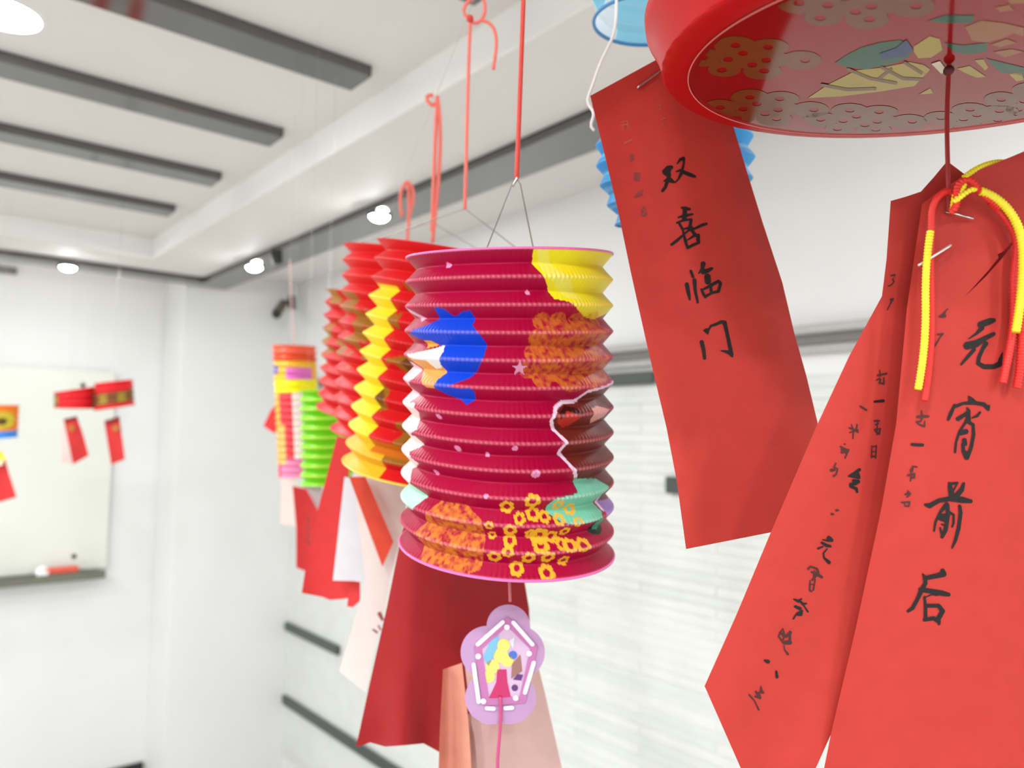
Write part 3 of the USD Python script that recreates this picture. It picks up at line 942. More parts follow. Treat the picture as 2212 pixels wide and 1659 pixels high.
for cx, cy, sx, sy in [(1627, 124, 1.0, 1.0), (1655, 232, .92, .85), (1850, 6, 1.15, 1.2), (1870, 258, .9, .75), (2130, 255, .9, .7), (2260, 215, .9, .8)]:
    disc_print('gold_knot_print', [knot_print(cx, cy, sx, sy)], gold_print)
greens, yellows = mat('leaf_green_print', (26, 76, 48), .15, spec=.2), mat('corn_yellow_print', (160, 138, 42), .15, spec=.2)
disc_print('leaf_print', [Polygon([(1803, 136), (1830, 118), (1862, 102), (1900, 92), (1945, 86), (1972, 110), (1960, 126), (1920, 140), (1868, 150), (1830, 145)]),
                          Polygon([(2002, 46), (2040, 33), (2105, 33), (2100, 50), (2050, 50)]), Polygon([(2040, 92), (2080, 98), (2135, 92), (2130, 112), (2090, 118), (2060, 112)]),
                          Polygon([(2130, 126), (2212, 146), (2212, 164), (2160, 156)])], greens)
disc_print('blue_print', [Polygon([(1900, 116), (1935, 104), (1958, 86), (1972, 106), (1958, 122), (1905, 128)])], mat('navy_print', (34, 44, 96), .15, spec=.2), .0004)
disc_print('fruit_print', [Polygon([(1745, 212), (1790, 182), (1850, 152), (1905, 146), (1965, 134), (1995, 140), (2010, 150), (1975, 186), (1900, 198), (1820, 208)]),
                           Polygon([(1974, 100), (1990, 90), (2008, 78), (2030, 84), (2036, 108), (2012, 124), (1984, 126), (1974, 112)]),
                           Polygon([(2068, 148), (2095, 142), (2130, 166), (2110, 168), (2085, 158)]), Polygon([(2105, 130), (2125, 128), (2135, 146), (2128, 152)]),
                           Polygon([(1985, 204), (2010, 190), (2016, 202)]), Polygon([(2180, 160), (2206, 156), (2212, 172), (2196, 176)])], yellows)
disc_print('fruit_rib_print', [LineString(l).buffer(3.2) for l in ([(1776, 184), (1830, 194), (1890, 192)], [(1832, 150), (1880, 170), (1935, 180)], [(1905, 146), (1950, 170), (1990, 172)], [(1955, 136), (1990, 158)], [(1900, 170), (1925, 150)])], mat('rib_brown_print', (112, 72, 30), .15, spec=.2), .0004)
disc_print('orange_print', [Polygon([(2085, 58), (2120, 44), (2170, 50), (2212, 60), (2212, 78), (2190, 72), (2160, 84), (2130, 92), (2100, 88)]), Polygon([(2150, 16), (2180, 10), (2190, 22), (2160, 26)]), Polygon([(2140, 96), (2175, 84), (2196, 92), (2160, 102)]),
                            Polygon([(2168, -30), (2230, -40), (2240, 6), (2180, 8)]), Polygon([(2146, 112), (2186, 106), (2212, 112), (2170, 124)])], mat('orange_print', (146, 86, 34), .15, spec=.2))
disc_print('white_patch_print', [Polygon([(2012, 138), (2030, 132), (2044, 150), (2034, 160)])], mat('cream_print', (206, 194, 164), .3), .0004)

# ------------------------------------------------------------------ calligraphy slips
def slip_D(d, cx, sx=0.0, cy=800, sy=0.0, curl=0.0, w=150.0, lean=None):
    def D(x, y):
        return d + sx * (x - cx) / 1000 + sy * (y - cy) / 1000 + curl * ((x - cx - (lean(y) if lean else 0)) / w) ** 2
    return D


# the tall slip with four big characters
mid = lambda y: (np.asarray(y) - 600) * .235
D1 = lambda x, y: .568 - .0001 * (y - 400) + .00004 * (x - 1520) + .006 * np.clip((x - 1520 - (y - 600) * .27) / 150, -1, 1.3) ** 3 + .00002 * (y - 600) - .00022 * np.clip(52 - ((x - 1275) * 82 + (y - 207) * 150) / 171, 0, 52)
t = thing('riddle_slip', 'long red riddle slip with four big black characters, hanging before the blue lantern', 'paper slip', P(1480, 1186, .50))
poly1 = Polygon([(1275, 207), (1350, 166), (1425, 125), (1530, 78), (1556, 180), (1590, 292), (1614, 372), (1648, 482), (1690, 610), (1716, 720), (1742, 812), (1765, 908), (1812, 1122), (1665, 1150), (1482, 1186), (1462, 1040), (1440, 925), (1415, 820), (1393, 725), (1363, 590), (1336, 460), (1305, 330)])
part(t, 'paper', sheet(poly1, D1), red_paper, smooth=40)
ca, cb, cd, ce, cf, cg, ch, ck, c7, cc_ = ((1400, 320), 6.9125), ((1450, 540), 6.381), ((2020, 660), 4.74), ((1930, 1010), 4.61), ((1780, 780), 5.029), ((1600, 1000), 5.029), ((1590, 1280), 5.925), ((1900, 330), 4.484), ((2000, 500), 4.366), ((1310, 210), 5.925)
chars1 = [
    (ca, [[(235, 350, 55), (300, 300, 80), (345, 285, 60)], [(300, 310, 90), (290, 380, 90), (250, 370, 60)], [(235, 490, 20), (320, 470, 80), (370, 500, 50)], [(320, 400, 50), (290, 480, 60), (260, 580, 45), (215, 635, 45)],
          [(430, 235, 15), (480, 170, 45), (530, 150, 50), (535, 220, 30), (510, 330, 40), (490, 390, 50), (450, 465, 25), (400, 515, 18)], [(420, 350, 20), (480, 330, 40), (560, 370, 60), (640, 400, 60), (700, 425, 40)]]),
    (ca, [[(500, 890, 30), (560, 900, 60), (620, 910, 40)], [(550, 900, 60), (545, 1000, 70), (540, 1060, 70)], [(445, 1035, 20), (540, 1010, 50), (665, 985, 30)], [(430, 1115, 30), (520, 1080, 35), (640, 1060, 30)], [(470, 1130, 40), (520, 1220, 40)],
          [(640, 1070, 50), (630, 1150, 45), (600, 1200, 35)], [(520, 1210, 30), (600, 1190, 30), (660, 1180, 30)], [(350, 1440, 40), (430, 1380, 45), (520, 1300, 35), (600, 1230, 30), (700, 1200, 35), (800, 1150, 45), (870, 1130, 40)],
          [(525, 1250, 35), (540, 1320, 40), (560, 1400, 45), (590, 1490, 40)], [(650, 1220, 50), (700, 1290, 55)], [(600, 1365, 22), (680, 1310, 40), (750, 1300, 50), (745, 1370, 60), (760, 1410, 40)], [(590, 1490, 40), (660, 1450, 45), (760, 1410, 40)]]),
    (cb, [[(215, 475, 60), (235, 580, 55), (255, 680, 30)], [(270, 290, 40), (300, 370, 40)], [(320, 420, 60), (330, 560, 45), (365, 720, 35)], [(440, 190, 70), (430, 260, 50), (375, 325, 12)], [(440, 300, 70), (490, 290, 60), (560, 255, 40)], [(500, 370, 90), (505, 430, 90)],
          [(415, 545, 35), (440, 600, 40), (470, 650, 35)], [(430, 550, 28), (540, 490, 45), (650, 430, 45), (680, 460, 45), (650, 570, 45)], [(545, 500, 40), (550, 570, 45)], [(470, 640, 40), (560, 590, 35), (650, 570, 40)]]),
    (cb, [[(450, 1110, 20), (490, 1110, 65), (500, 1150, 30)], [(510, 1110, 25), (545, 1045, 30), (600, 1030, 40), (690, 990, 45), (735, 1000, 60), (770, 1150, 50), (810, 1340, 55), (830, 1440, 60), (840, 1465, 30)], [(690, 1388, 18), (760, 1400, 40), (820, 1420, 70)], [(420, 1270, 60), (445, 1370, 55), (460, 1490, 45)]])]
for (o, s), st in chars1:
    ink(t, 'ink_character', brush(st, o, s), D1, ink_mat)
faint1 = [
    [[(180, 330, 14), (280, 300, 12)], [(220, 300, 10), (210, 430, 12)], [(190, 360, 18), (260, 350, 18)], [(270, 310, 12), (280, 400, 14)], [(200, 390, 12), (280, 380, 12)]],
    [[(230, 590, 22), (320, 545, 22)]],
    [[(310, 750, 30), (345, 750, 26)], [(330, 730, 24), (315, 820, 24)], [(300, 790, 22), (340, 790, 26)]],
    [[(360, 970, 16), (355, 1060, 18), (420, 1060, 18), (425, 970, 18), (360, 970, 16)], [(370, 1000, 18), (410, 1010, 18)], [(370, 1035, 18), (410, 1030, 18)], [(390, 990, 12), (390, 1050, 12)]],
    [[(370, 1270, 30), (420, 1240, 28), (460, 1200, 26)], [(400, 1220, 18), (420, 1270, 18)], [(440, 1200, 18), (455, 1260, 18)]],
    [[(480, 1400, 20), (450, 1470, 18)], [(450, 1440, 22), (500, 1430, 22)], [(450, 1500, 24), (510, 1480, 28), (490, 1515, 24), (455, 1515, 14)]],
    [[(650, 100, 12), (700, 100, 12), (690, 150, 10), (660, 170, 12)]],
    [[(700, 290, 14), (750, 265, 14), (730, 320, 12), (715, 370, 14)]]]
fm2 = mat('worn_ink', (128, 62, 58), .6, spec=.3)
for k, st in enumerate(faint1):
    ink(t, 'small_ink_character', brush(st, *cc_), D1, fm2 if k in (2, 3, 4, 5) else mat('fading_ink', (178, 82, 72), .6, spec=.3))
part(t, 'staple', tube([P(x, y, D1(x, y) - o) for x, y, o in ((1377, 190, 0), (1381, 186, .0012), (1420, 157, .0012), (1424, 153, 0))], .0007, 8), chrome, smooth=True)

# the two slips pinned under the big red lantern
DM = lambda x, y: .402 + .00001 * (y - 800) + .004 * np.exp(-((x - (1990 - .16 * (y - 600))) / 60) ** 2) + .003 * ((x - 2100) / 150) ** 2
DN = lambda x, y: .420 + .00001 * (y - 800) + .0035 * np.sin((x + .42 * y - 2200) / 95) ** 2
t = thing('riddle_slip', 'red riddle slip with four large black characters, frontmost under the big red lantern', 'paper slip', P(2000, 1659, .41))
polyM = Polygon([(1992, 440), (2030, 412), (2082, 380), (2150, 353), (2212, 327), (2262, 306), (2275, 700), (2262, 1200), (2240, 1720), (1768, 1720), (1795, 1585), (1849, 1355), (1904, 1098), (1936, 915), (1959, 667), (1976, 550)])
# a slit torn in the paper, lit from one side
polyM = polyM.difference(Polygon([(2084, 641), (2136, 583), (2168, 543), (2192, 514), (2199, 508), (2186, 531), (2162, 561), (2128, 599)]))
part(t, 'paper', sheet(polyM, DM), red_paper, smooth=40)
charsM = [
    (cd, [[(470, 195, 70), (560, 160, 65), (600, 150, 45)], [(480, 230, 50), (420, 290, 28), (345, 340, 12)], [(330, 410, 80), (420, 390, 75), (520, 330, 50), (600, 290, 40)], [(400, 450, 40), (330, 530, 35), (270, 600, 24)],
          [(520, 390, 50), (490, 440, 40), (450, 530, 40), (440, 590, 40), (500, 625, 50), (600, 625, 50), (660, 600, 55), (670, 550, 40), (690, 480, 8)]]),
    (cd, [[(345, 930, 15), (370, 970, 60), (400, 990, 50)], [(215, 1030, 35), (290, 1000, 30), (400, 995, 40), (500, 1010, 40), (540, 1050, 45)], [(200, 1020, 30), (160, 1110, 40), (135, 1165, 30)], [(550, 1030, 30), (545, 1065, 30)], [(235, 1160, 45), (300, 1120, 40), (350, 1080, 30), (330, 1050, 20)],
          [(340, 1090, 45), (340, 1180, 55)], [(460, 1095, 25), (430, 1130, 30), (380, 1150, 14)], [(320, 1180, 40), (390, 1220, 32), (395, 1320, 38), (370, 1450, 38), (330, 1560, 40)], [(310, 1200, 28), (250, 1290, 28), (215, 1400, 25), (205, 1500, 25)], [(260, 1305, 50), (315, 1290, 55)],
          [(300, 1380, 50), (310, 1420, 40)], [(285, 1420, 36), (290, 1490, 40), (320, 1560, 40)], [(310, 1510, 55), (325, 1550, 50)]]),
    (ce, [[(555, 150, 20), (565, 200, 50), (580, 270, 60)], [(560, 165, 35), (640, 150, 18), (600, 225, 20)], [(700, 160, 30), (680, 220, 50), (620, 290, 60)], [(320, 370, 30), (360, 380, 50), (450, 330, 45), (560, 310, 50), (680, 320, 65), (770, 335, 40)], [(530, 370, 50), (470, 440, 30), (420, 540, 25), (405, 630, 20)],
          [(540, 380, 40), (540, 500, 40), (520, 620, 45), (485, 690, 35)], [(460, 480, 40), (540, 480, 50)], [(470, 500, 55), (530, 520, 55)], [(480, 565, 16), (520, 575, 20)], [(465, 600, 18), (490, 680, 36)], [(560, 440, 15), (600, 470, 25), (600, 550, 25), (585, 590, 20)],
          [(660, 385, 35), (670, 450, 40), (650, 600, 40), (620, 720, 35), (585, 800, 18)]]),
    (ce, [[(290, 1060, 15), (320, 1100, 45), (420, 1080, 50), (500, 1060, 60), (490, 1030, 50)], [(310, 1090, 40), (320, 1150, 42), (280, 1220, 50), (240, 1310, 40), (190, 1400, 40), (145, 1430, 30)], [(270, 1215, 45), (370, 1230, 50), (480, 1250, 55), (550, 1265, 40)], [(310, 1290, 25), (320, 1400, 35), (320, 1510, 40)],
          [(330, 1375, 38), (450, 1375, 40), (490, 1430, 50), (450, 1500, 50)], [(310, 1515, 38), (400, 1500, 42), (450, 1530, 45), (455, 1560, 25)], [(300, 1300, 12), (380, 1265, 14), (440, 1270, 20)]])]
for (o, s), st in charsM:
    ink(t, 'ink_character', brush(st, o, s), DM, ink_mat)
smallM = [
    (cf, [[(1060, 540, 12), (1065, 620, 22), (1050, 650, 12)], [(1015, 605, 30), (1080, 600, 32), (1135, 600, 22)], [(1005, 660, 24), (1050, 655, 16)], [(1020, 680, 16), (1090, 710, 22), (1095, 650, 12)]], ink_soft),
    (cf, [[(955, 905, 32), (1070, 912, 34)]], ink_mat),
    (cf, [[(960, 1140, 12), (1010, 1150, 16)], [(970, 1140, 14), (950, 1190, 40)], [(910, 1240, 22), (980, 1225, 22), (980, 1265, 22), (940, 1270, 16)], [(950, 1180, 14), (940, 1300, 16)]], ink_soft),
    (cf, [[(910, 1410, 14), (930, 1445, 30), (900, 1480, 12)], [(880, 1450, 14), (920, 1430, 30)], [(840, 1535, 14), (930, 1530, 18), (920, 1575, 20), (880, 1575, 16), (870, 1540, 12)]], ink_soft),
    (ck, [[(580, 1585, 20), (635, 1580, 26)], [(590, 1575, 10), (665, 1510, 10)], [(650, 1520, 10), (610, 1595, 12)]], ink_soft),
    (c7, [[(110, 970, 12), (160, 965, 20), (140, 990, 12), (85, 1080, 14)]], ink_soft)]
for (o, s), st, m_ in smallM:
    ink(t, 'small_ink_character', brush(st, o, s), DM, m_)
part(t, 'staple', tube([P(1985, 573, .3995), P(1990, 570, .3975), P(2047, 534, .3965), P(2053, 530, .399)], .00075, 8), mat('bright_staple', (236, 230, 226), .25, .6), smooth=True)
part(t, 'pin', tube([P(2040, 458, .402), P(2060, 461, .396), P(2102, 472, .3965)], .0006, 8), chrome, smooth=True)

t = thing('riddle_slip', 'red riddle slip with a slanting column of small characters, behind the frontmost slip', 'paper slip', P(1640, 1659, .42))
polyN = Polygon([(1924, 434), (1956, 425), (1989, 414), (2016, 384), (2046, 348), (2094, 384), (2214, 400), (2225, 640), (2070, 800), (2010, 1060), (1900, 1360), (1797, 1582), (1735, 1720), (1628, 1720), (1600, 1659), (1522, 1482), (1590, 1330), (1665, 1150), (1765, 918), (1834, 770), (1905, 640), (1915, 560)])
part(t, 'paper', sheet(polyN, DN), red_paper, smooth=40)
smallN = [
    (cf, [[(605, 100, 12), (615, 200, 20), (600, 240, 12)], [(580, 155, 20), (680, 135, 22)], [(570, 205, 16), (600, 190, 18)], [(600, 235, 20), (650, 245, 20), (650, 180, 12)]], ink_soft),
    (cf, [[(550, 440, 24), (645, 432, 32)]], ink_mat),
    (cf, [[(550, 650, 22), (600, 650, 20)], [(560, 690, 20), (590, 680, 18)], [(550, 745, 20), (610, 735, 20), (600, 790, 22)], [(560, 760, 24), (600, 790, 20)], [(580, 640, 14), (575, 800, 14)]], ink_soft),
    (cf, [[(520, 920, 12), (515, 1045, 18)], [(570, 915, 12), (560, 1050, 18)], [(520, 930, 14), (570, 925, 12)], [(520, 985, 14), (565, 980, 14)], [(515, 1035, 20), (560, 1035, 22)]], ink_soft),
    (cf, [[(395, 490, 20), (460, 530, 24)]], ink_soft),
    (cf, [[(275, 725, 18), (320, 740, 20), (370, 770, 18)], [(300, 690, 12), (320, 760, 18), (315, 840, 14)], [(360, 690, 16), (350, 760, 20)], [(280, 775, 14), (370, 750, 16)]], ink_soft),
    (cf, [[(180, 930, 16), (270, 970, 16)], [(225, 900, 18), (230, 905, 14)], [(190, 990, 18), (250, 985, 20)], [(190, 940, 14), (200, 1000, 14)], [(270, 960, 14), (230, 1050, 18)], [(210, 960, 18), (240, 1000, 18)]], ink_soft),
    (cf, [[(130, 1110, 16), (110, 1150, 18)], [(80, 1185, 34), (115, 1180, 28)], [(110, 1150, 14), (150, 1170, 14), (135, 1230, 18), (105, 1250, 22)]], ink_soft),
    (cf, [[(385, 1180, 36), (330, 1220, 34), (270, 1250, 20)], [(280, 1250, 22), (380, 1265, 36), (370, 1220, 28), (330, 1235, 16)], [(320, 1300, 36), (370, 1310, 46)], [(350, 1330, 36), (290, 1340, 36), (290, 1360, 32), (350, 1385, 34), (360, 1420, 28)]], ink_mat),
    (cg, [[(990, 555, 26), (1010, 557, 18)], [(1040, 515, 26), (1060, 514, 22)]], ink_soft),
    (cg, [[(960, 820, 55), (990, 840, 38)], [(890, 835, 12), (960, 845, 28)], [(880, 865, 24), (930, 895, 38), (975, 905, 28)], [(840, 930, 22), (890, 910, 20)], [(940, 935, 16), (900, 980, 18), (905, 1030, 22), (960, 1080, 42)]], ink_mat),
    (cg, [[(735, 1150, 24), (760, 1125, 20), (830, 1150, 24), (850, 1190, 18)], [(770, 1185, 20), (820, 1200, 34), (880, 1240, 32)], [(800, 1170, 12), (800, 1240, 28)], [(780, 1270, 26), (810, 1240, 26)], [(755, 1280, 16), (750, 1380, 20)], [(810, 1270, 16), (790, 1380, 20)], [(760, 1320, 14), (800, 1320, 14)], [(760, 1390, 26), (770, 1395, 18)]], ink_soft),
    (ch, [[(740, 85, 18), (800, 110, 42), (840, 80, 18)], [(820, 110, 22), (860, 150, 40), (900, 140, 22)], [(870, 170, 18), (920, 245, 24)], [(760, 180, 36), (820, 205, 46)], [(780, 265, 22), (850, 230, 20), (830, 280, 44), (790, 280, 36)], [(770, 280, 22), (735, 335, 24)]], ink_mat),
    (ch, [[(600, 460, 14), (545, 560, 22), (600, 640, 18)], [(600, 465, 18), (630, 560, 20), (600, 600, 22)], [(560, 510, 22), (610, 560, 26)], [(640, 560, 40), (700, 510, 36)], [(690, 500, 26), (690, 600, 34)], [(620, 640, 50), (690, 640, 54)], [(615, 680, 14), (620, 730, 18), (665, 790, 30)]], ink_soft),
    (ch, [[(370, 870, 30), (410, 885, 52)], [(515, 1010, 26), (525, 1080, 42)]], ink_mat),
    (ch, [[(320, 1200, 14), (325, 1270, 46), (350, 1280, 28)], [(255, 1270, 30), (300, 1340, 40)], [(245, 1330, 22), (310, 1350, 30), (290, 1280, 22)], [(170, 1310, 22), (240, 1390, 18), (290, 1500, 24)]], ink_soft),
    (ck, [[(110, 1190, 12), (150, 1180, 12), (125, 1225, 12), (140, 1245, 12), (115, 1280, 12), (85, 1290, 12)]], ink_soft),
    (ck, [[(105, 1420, 16), (130, 1415, 20), (105, 1460, 12), (75, 1520, 12)]], ink_soft)]
for (o, s), st, m_ in smallN:
    ink(t, 'small_ink_character', brush(st, o, s), DN, m_)


# ribbed two-colour cord tied over the pin
def ribbed(pts, r, d=None):
    p = spline([P(*q) for q in pts], 160)
    s = np.r_[0, np.cumsum(np.linalg.norm(np.diff(p, axis=0), axis=1))]
    return tube(p, r * (1 + .14 * np.sin(s / .0016 * 2 * np.pi)), 12)


yel, redc = mat('yellow_cord', (238, 224, 40), .45), mat('red_cord', (222, 42, 34), .5)
t = thing('twisted_cord', 'red and yellow ribbed cord tied over the top of the frontmost slip', 'cord', P(2060, 460, .39))
part(t, 'yellow_tail', ribbed([(2010, 500, .397), (2004, 545, .3955), (2000, 600, .395), (1999, 700, .395), (1994, 770, .395), (1983, 842, .395)], .00175), yel, smooth=True)
part(t, 'red_tail', ribbed([(2058, 458, .398), (2042, 415, .397), (2022, 432, .397), (2012, 480, .3975), (2010, 580, .3985), (2012, 700, .3995), (2008, 780, .400), (1997, 866, .400)], .0017), redc, smooth=True)
part(t, 'yellow_loop', ribbed([(2056, 458, .396), (2060, 430, .394), (2072, 408, .393), (2082, 400, .392), (2064, 434, .391), (2088, 416, .389), (2106, 411, .389)], .0012), yel, smooth=True)
part(t, 'yellow_back_loop', ribbed([(2082, 384, .399), (2104, 368, .399), (2130, 356, .400), (2152, 351, .401), (2180, 352, .4015)], .0014), yel, smooth=True)
part(t, 'red_loop', ribbed([(2054, 458, .3945), (2066, 440, .392), (2076, 395, .392), (2092, 390, .391), (2112, 408, .390), (2134, 428, .390), (2160, 450, .391)], .0017), redc, smooth=True)
part(t, 'yellow_right_tail', ribbed([(2118, 413, .389), (2150, 428, .389), (2180, 456, .389), (2202, 498, .389), (2210, 560, .389), (2207, 620, .390), (2200, 680, .391), (2194, 718, .391)], .002), yel, smooth=True)
part(t, 'red_right_tail', ribbed([(2140, 436, .392), (2172, 470, .394), (2196, 520, .396), (2192, 580, .397), (2190, 680, .398), (2180, 760, .398), (2166, 828, .398)], .0019), redc, smooth=True)
part(t, 'red_far_tail', ribbed([(2206, 640, .397), (2206, 720, .398), (2204, 780, .398), (2196, 838, .398)], .0019), redc, smooth=True)

# ------------------------------------------------------------------ flower pendant under the magenta lantern
lav = mat('lavender_plastic', (206, 164, 206), .28, trans=.25)
t = thing('flower_pendant', 'lavender flower shaped plastic pendant hanging under the magenta lantern', 'pendant', P(1085, 1565, .615))
lobes = [(1098, 1353, 47), (1052, 1409, 57), (1120, 1409, 57), (1063, 1507, 58), (1101, 1507, 57)]
outline = unary_union([Point(x, y).buffer(r, 24) for x, y, r in lobes] + [Polygon([(1060, 1370), (1130, 1370), (1140, 1500), (1040, 1500)])]).buffer(-6).buffer(6)
DPd = lambda x, y: .615 + 0 * x
part(t, 'plate', sheet(outline, DPd, .0016, 10), lav, smooth=30)
DPf = lambda x, y: .6145 + 0 * x
pent = Polygon([(1096, 1336), (1028, 1398), (1046, 1522), (1132, 1516), (1158, 1398)])
frame_ring = pent.buffer(3).difference(pent.buffer(-12))
ink(t, 'inner_frame', [frame_ring], DPf, mat('mauve_plastic', (186, 112, 164), .3), .001, 10)
silver = mat('pearl_white', (240, 226, 238), .2)
for l in ([(1086, 1344), (1032, 1392)], [(1109, 1345), (1150, 1392)], [(1023, 1436), (1034, 1516)], [(1153, 1432), (1134, 1496)], [(1052, 1530), (1066, 1531)], [(1092, 1530), (1106, 1529)]):
    ink(t, 'highlight_bar', [LineString(l).buffer(4.5)], DPf, silver, .0018, 10)  # white bars paint the highlights along the inner frame
ink(t, 'picture_panel', [pent.buffer(-12)], DPf, mat('picture_ground', (206, 176, 204), .3), .0004, 10)
for nm, c_, g in [('blue_patch', (118, 178, 222), Polygon([(1042, 1420), (1060, 1384), (1078, 1372), (1074, 1400), (1056, 1440)])), ('blue_patch', (70, 110, 196), Point(1108, 1415).buffer(9)),
                  ('yellow_patch', (236, 212, 110), unary_union([Point(1088, 1394).buffer(14), Point(1082, 1416).buffer(16), Point(1064, 1440).buffer(15), Point(1056, 1462).buffer(13), Point(1096, 1428).buffer(13)])),
                  ('crimson_patch', (190, 44, 100), Polygon([(1074, 1446), (1094, 1446), (1096, 1474), (1104, 1508), (1056, 1508), (1072, 1474)])), ('violet_patch', (96, 50, 116), unary_union([Polygon([(1118, 1456), (1130, 1458), (1126, 1470), (1108, 1468)]), Point(1112, 1486).buffer(7)])),
                  ('brown_patch', (150, 108, 96), Polygon([(1106, 1434), (1124, 1414), (1128, 1450), (1104, 1466)])), ('pale_patch', (214, 214, 232), Polygon([(1100, 1384), (1112, 1376), (1108, 1402)]))]:
    ink(t, nm, [g] if isinstance(g, Polygon) else list(g.geoms), DPf, mat('pendant_' + nm + str(c_[0]), c_, .3), .0009, 8)
for x, y in [(1095, 1355), (1033, 1418), (1143, 1412), (1044, 1515), (1114, 1508)]:
    ink(t, 'pearl', [Point(x, y).buffer(6)], DPf, silver, .002, 6)
part(t, 'drop_thread', tube(spline([P(1080, 1505, .6125), P(1081, 1560, .6125), P(1078, 1600, .613), P(1080, 1720, .613)], 16), .0014, 8), mat('magenta_thread', (196, 78, 124), .6), smooth=True)

# ------------------------------------------------------------------ paper tails under the row of lanterns
deep = grained('deep_red_paper', (164, 28, 32), .04, 50, .55, trans=.08)
rosy = grained('bright_red_paper', (222, 58, 58), .04, 50, .6, trans=.12)
orange_red = grained('orange_red_paper', (226, 78, 54), .04, 50, .6, trans=.12)
pinkp = grained('pale_pink_paper', (228, 190, 182), .03, 40, .65, trans=.15)
creamp = grained('blush_paper', (242, 228, 222), .02, 40, .65, trans=.15)
peach = grained('peach_paper', (222, 150, 128), .05, 40, .65, trans=.15)
whitep = grained('white_paper', (234, 232, 236), .02, 40, .65, trans=.15)


def thing_sheet(lab, poly, D, m, name='paper_tail', cat='paper tail', step=20, thread=None, thick=.0004):
    pts = np.array(poly)
    d0 = D(pts[:, 0].mean(), pts[:, 1].max()) if callable(D) else D
    t = thing(name, lab, cat, P(pts[:, 0].mean(), pts[:, 1].max(), d0))
    part(t, 'paper', sheet(Polygon(poly), D, thick, step), m, smooth=40)
    if thread:
        up = P(thread[0], thread[1], D(float(thread[0]), float(thread[1])))
        zt = ZC if up[0] < 1.05 and up[1] < 4.07 else ZS
        part(t, 'thread', tube([up, [up[0], up[1], zt - .002]], .0004, 6), nylon, smooth=True)
    return t


def fold(x, y):
    xc = 905 - (y - 1075) * .075
    crest = np.sqrt((x - xc) ** 2 + 14 ** 2) - 14
    return .735 + np.where(x < xc, .00034, .00026) * crest + .010 * np.sin((x - 780) / 19.0) * np.clip((y - 1400) / 200, 0, 1) ** 1.3 - .000035 * np.clip(x - 1000, 0, 200)


t = thing_sheet('big dark red fluted paper tail hanging behind the pendant', [(893, 1075), (1112, 1075), (1128, 1225), (1143, 1315), (1150, 1500), (1120, 1640), (1000, 1640), (948, 1624), (915, 1606), (874, 1610), (832, 1613), (800, 1604), (769, 1614), (800, 1470), (836, 1310), (868, 1150)], fold, deep, step=11)
D = lambda x, y: .70 + .010 * ((x - 1100) / 100) ** 2
thing_sheet('pale pink paper slip behind the pendant, at the bottom edge', [(1004, 1436), (1150, 1388), (1178, 1500), (1214, 1660), (1224, 1710), (1030, 1710), (1018, 1560)], D, pinkp, 'paper_slip', 'paper slip')
D = lambda x, y: .672 + .012 * np.sin((x - 950) / 14.0)
t = thing_sheet('crumpled peach paper slip just left of the pendant', [(957, 1446), (998, 1432), (1012, 1560), (1022, 1710), (946, 1710), (950, 1580)], D, peach, 'paper_slip', 'paper slip', 6)
D = lambda x, y: .686 + .006 * np.sin((x - 1000) / 8.0)
thing_sheet('narrow curled pink paper strip between the peach slip and the pendant', [(1000, 1560), (1014, 1540), (1026, 1600), (1036, 1710), (1006, 1710)], D, pinkp, 'paper_strip', 'paper strip', 6)
D = lambda x, y: .925 + .008 * ((x - 800) / 70) ** 2
t = thing_sheet('long blush paper slip tapering to the lower left, beside the big dark red tail', [(766, 1020), (888, 1020), (870, 1140), (836, 1290), (800, 1440), (790, 1497), (733, 1450), (760, 1360), (790, 1250), (772, 1120)], D, creamp, 'paper_slip', 'paper slip')
for st in ([[(820, 1326, 9), (826, 1338, 7)]], [[(806, 1360, 4), (814, 1366, 5)], [(818, 1352, 4), (822, 1360, 4)]]):
    ink(t, 'small_ink_character', brush(st), D, ink_faint)
D = lambda x, y: .905 + 0 * x
thing_sheet('narrow orange red paper strip crossing the blush slip', [(754, 1030), (790, 1030), (850, 1170), (826, 1224)], D, orange_red, 'paper_strip', 'paper strip')
D = lambda x, y: .955 + .01 * ((x - 750) / 60) ** 2
thing_sheet('white paper slip partly covering the angled red tail', [(744, 1030), (778, 1036), (797, 1256), (719, 1254)], D, whitep, 'paper_slip', 'paper slip')
D = lambda x, y: 1.0 + .012 * np.sin((x - 640) / 26.0) * np.clip((y - 1100) / 200, 0, 1)
t = thing_sheet('angled bright red paper tail under the row, with a turned up corner', [(728, 943), (764, 950), (748, 1060), (724, 1250), (776, 1257), (776, 1296), (764, 1290), (740, 1294), (712, 1296), (698, 1290), (652, 1281), (660, 1225), (692, 1080)], D, rosy, step=10)
D2 = lambda x, y: .985 - .02 * (y - 1258) / 60
part(t, 'turned_corner', sheet(Polygon([(758, 1256), (778, 1257), (778, 1298), (762, 1312), (750, 1310), (752, 1286)]), D2, .0004, 8), rosy, smooth=40)
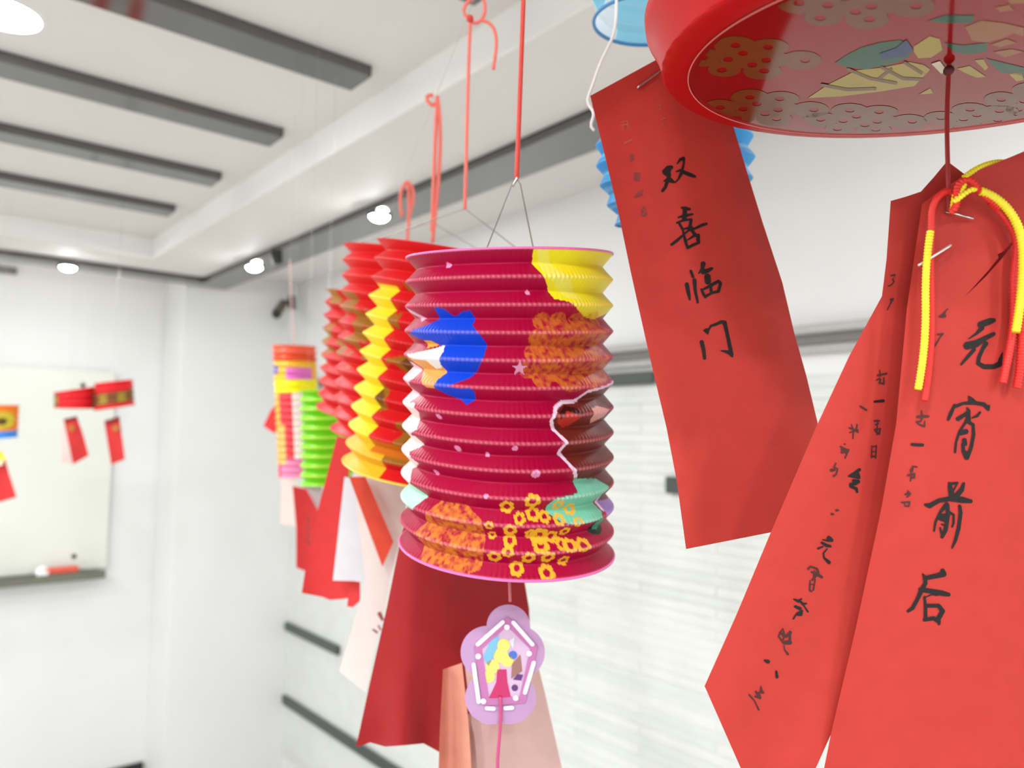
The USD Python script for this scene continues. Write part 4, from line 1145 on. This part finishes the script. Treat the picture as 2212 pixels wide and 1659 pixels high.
# papers under the green lantern
D = lambda x, y: 1.715 + .015 * np.sin((x - 640) / 20.0)
t = thing_sheet('salmon red riddle slip under the green lantern', [(632, 1050), (662, 1056), (692, 1112), (686, 1170), (668, 1252), (660, 1234), (640, 1226), (640, 1140)], D, rosy, 'paper_slip', 'paper slip', 10, thread=(656, 1062))
for y in (1118, 1136, 1152, 1168):
    ink(t, 'small_ink_character', brush([[(664, y, 5), (668, y + 8, 4)]]), D, ink_faint)
D = lambda x, y: 1.77 + 0 * x
thing_sheet('mauve grey paper slip under the green lantern', [(652, 1046), (697, 1046), (692, 1115), (674, 1090)], D, grained('mauve_paper', (214, 200, 202), .03, 40, .65, trans=.15), 'paper_slip', 'paper slip', 10)
D = lambda x, y: 2.0 + 0 * x
thing_sheet('faint pink paper slip under the small orange lantern', [(608, 1034), (640, 1036), (638, 1138), (604, 1130)], D, grained('faint_pink_paper', (244, 226, 220), .02, 40, .65, trans=.2), 'paper_slip', 'paper slip', 10, thread=(625, 1042))
D = lambda x, y: 2.2 + 0 * x
thing_sheet('red folded paper corner sticking out left of the small orange lantern', [(569, 920), (586, 884), (604, 868), (640, 880), (640, 930), (590, 935)], D, rosy, 'paper_slip', 'paper slip', 10, thread=(620, 880))
# papers before the glass board
gold_dot = mat('dull_gold_print', (190, 110, 44), .4)
for lab, poly, m_, d0, emb in [
        ('red paper slip with a gold stamp, left of the pair before the glass board', [(137, 905), (166, 899), (180, 940), (192, 984), (158, 1003), (147, 952)], rosy, 3.38, (154, 925)),
        ('red paper slip with a gold stamp, right of the pair before the glass board', [(225, 909), (258, 899), (263, 940), (270, 992), (240, 1004), (233, 960)], rosy, 3.38, (250, 925)),
        ('pale folded paper behind the left red slip before the glass board', [(134, 915), (148, 952), (158, 1003), (130, 1000)], grained('faint_pink_paper', (244, 226, 220), .02, 40, .65, trans=.2), 3.42, None),
        ('coral red paper slip at the left edge under the striped orange lantern', [(-50, 985), (10, 990), (22, 1030), (36, 1074), (-6, 1086), (-50, 1090)], rosy, 3.08, None)]:
    t = thing_sheet(lab, poly, lambda x, y, d0=d0: d0 + .01 * np.sin(x / 9.0), m_, 'paper_slip', 'paper slip', 12, thread=None if emb else ((poly[0][0] + poly[1][0]) / 2, (poly[0][1] + poly[1][1]) / 2 + 4))
    if emb:
        ink(t, 'gold_stamp', [Point(*emb).buffer(8)], d0 - .012, gold_dot, .002)
        top = P(np.mean([poly[0][0], poly[1][0]]), poly[1][1] + 2, d0)
        part(t, 'clip', tube([P(poly[0][0] + 3, poly[0][1] + 3, d0 - .012), P(poly[1][0] - 2, poly[1][1] + 3, d0 - .012)], .006, 10), mat('dark_clip', (120, 40, 36), .5), smooth=True)
        x_, y_ = (poly[0][0] + poly[1][0]) / 2, poly[1][1] + 2
        up = P(x_, y_, d0)
        part(t, 'thread', tube([up, [up[0], up[1], ZC - .002]], .0005, 6), nylon, smooth=True)
t = thing('paper_bow', 'yellow paper bow on top of the coral slip at the left edge', 'paper bow', P(0, 1003, 3.05))
part(t, 'loop', sheet(Polygon([(-26, 980), (-12, 972), (4, 976), (13, 988), (4, 1000), (-12, 1002), (-26, 998)]), lambda x, y: 3.05 + .02 * np.cos((y - 987) / 9.0), .0008, 5), mat('bow_yellow', (246, 222, 60), .5), smooth=40)
part(t, 'knot', sheet(Polygon([(-6, 994), (4, 996), (6, 1004), (-4, 1006)]), 3.03, .006, 5), mat('bow_white', (240, 232, 206), .5), smooth=40)
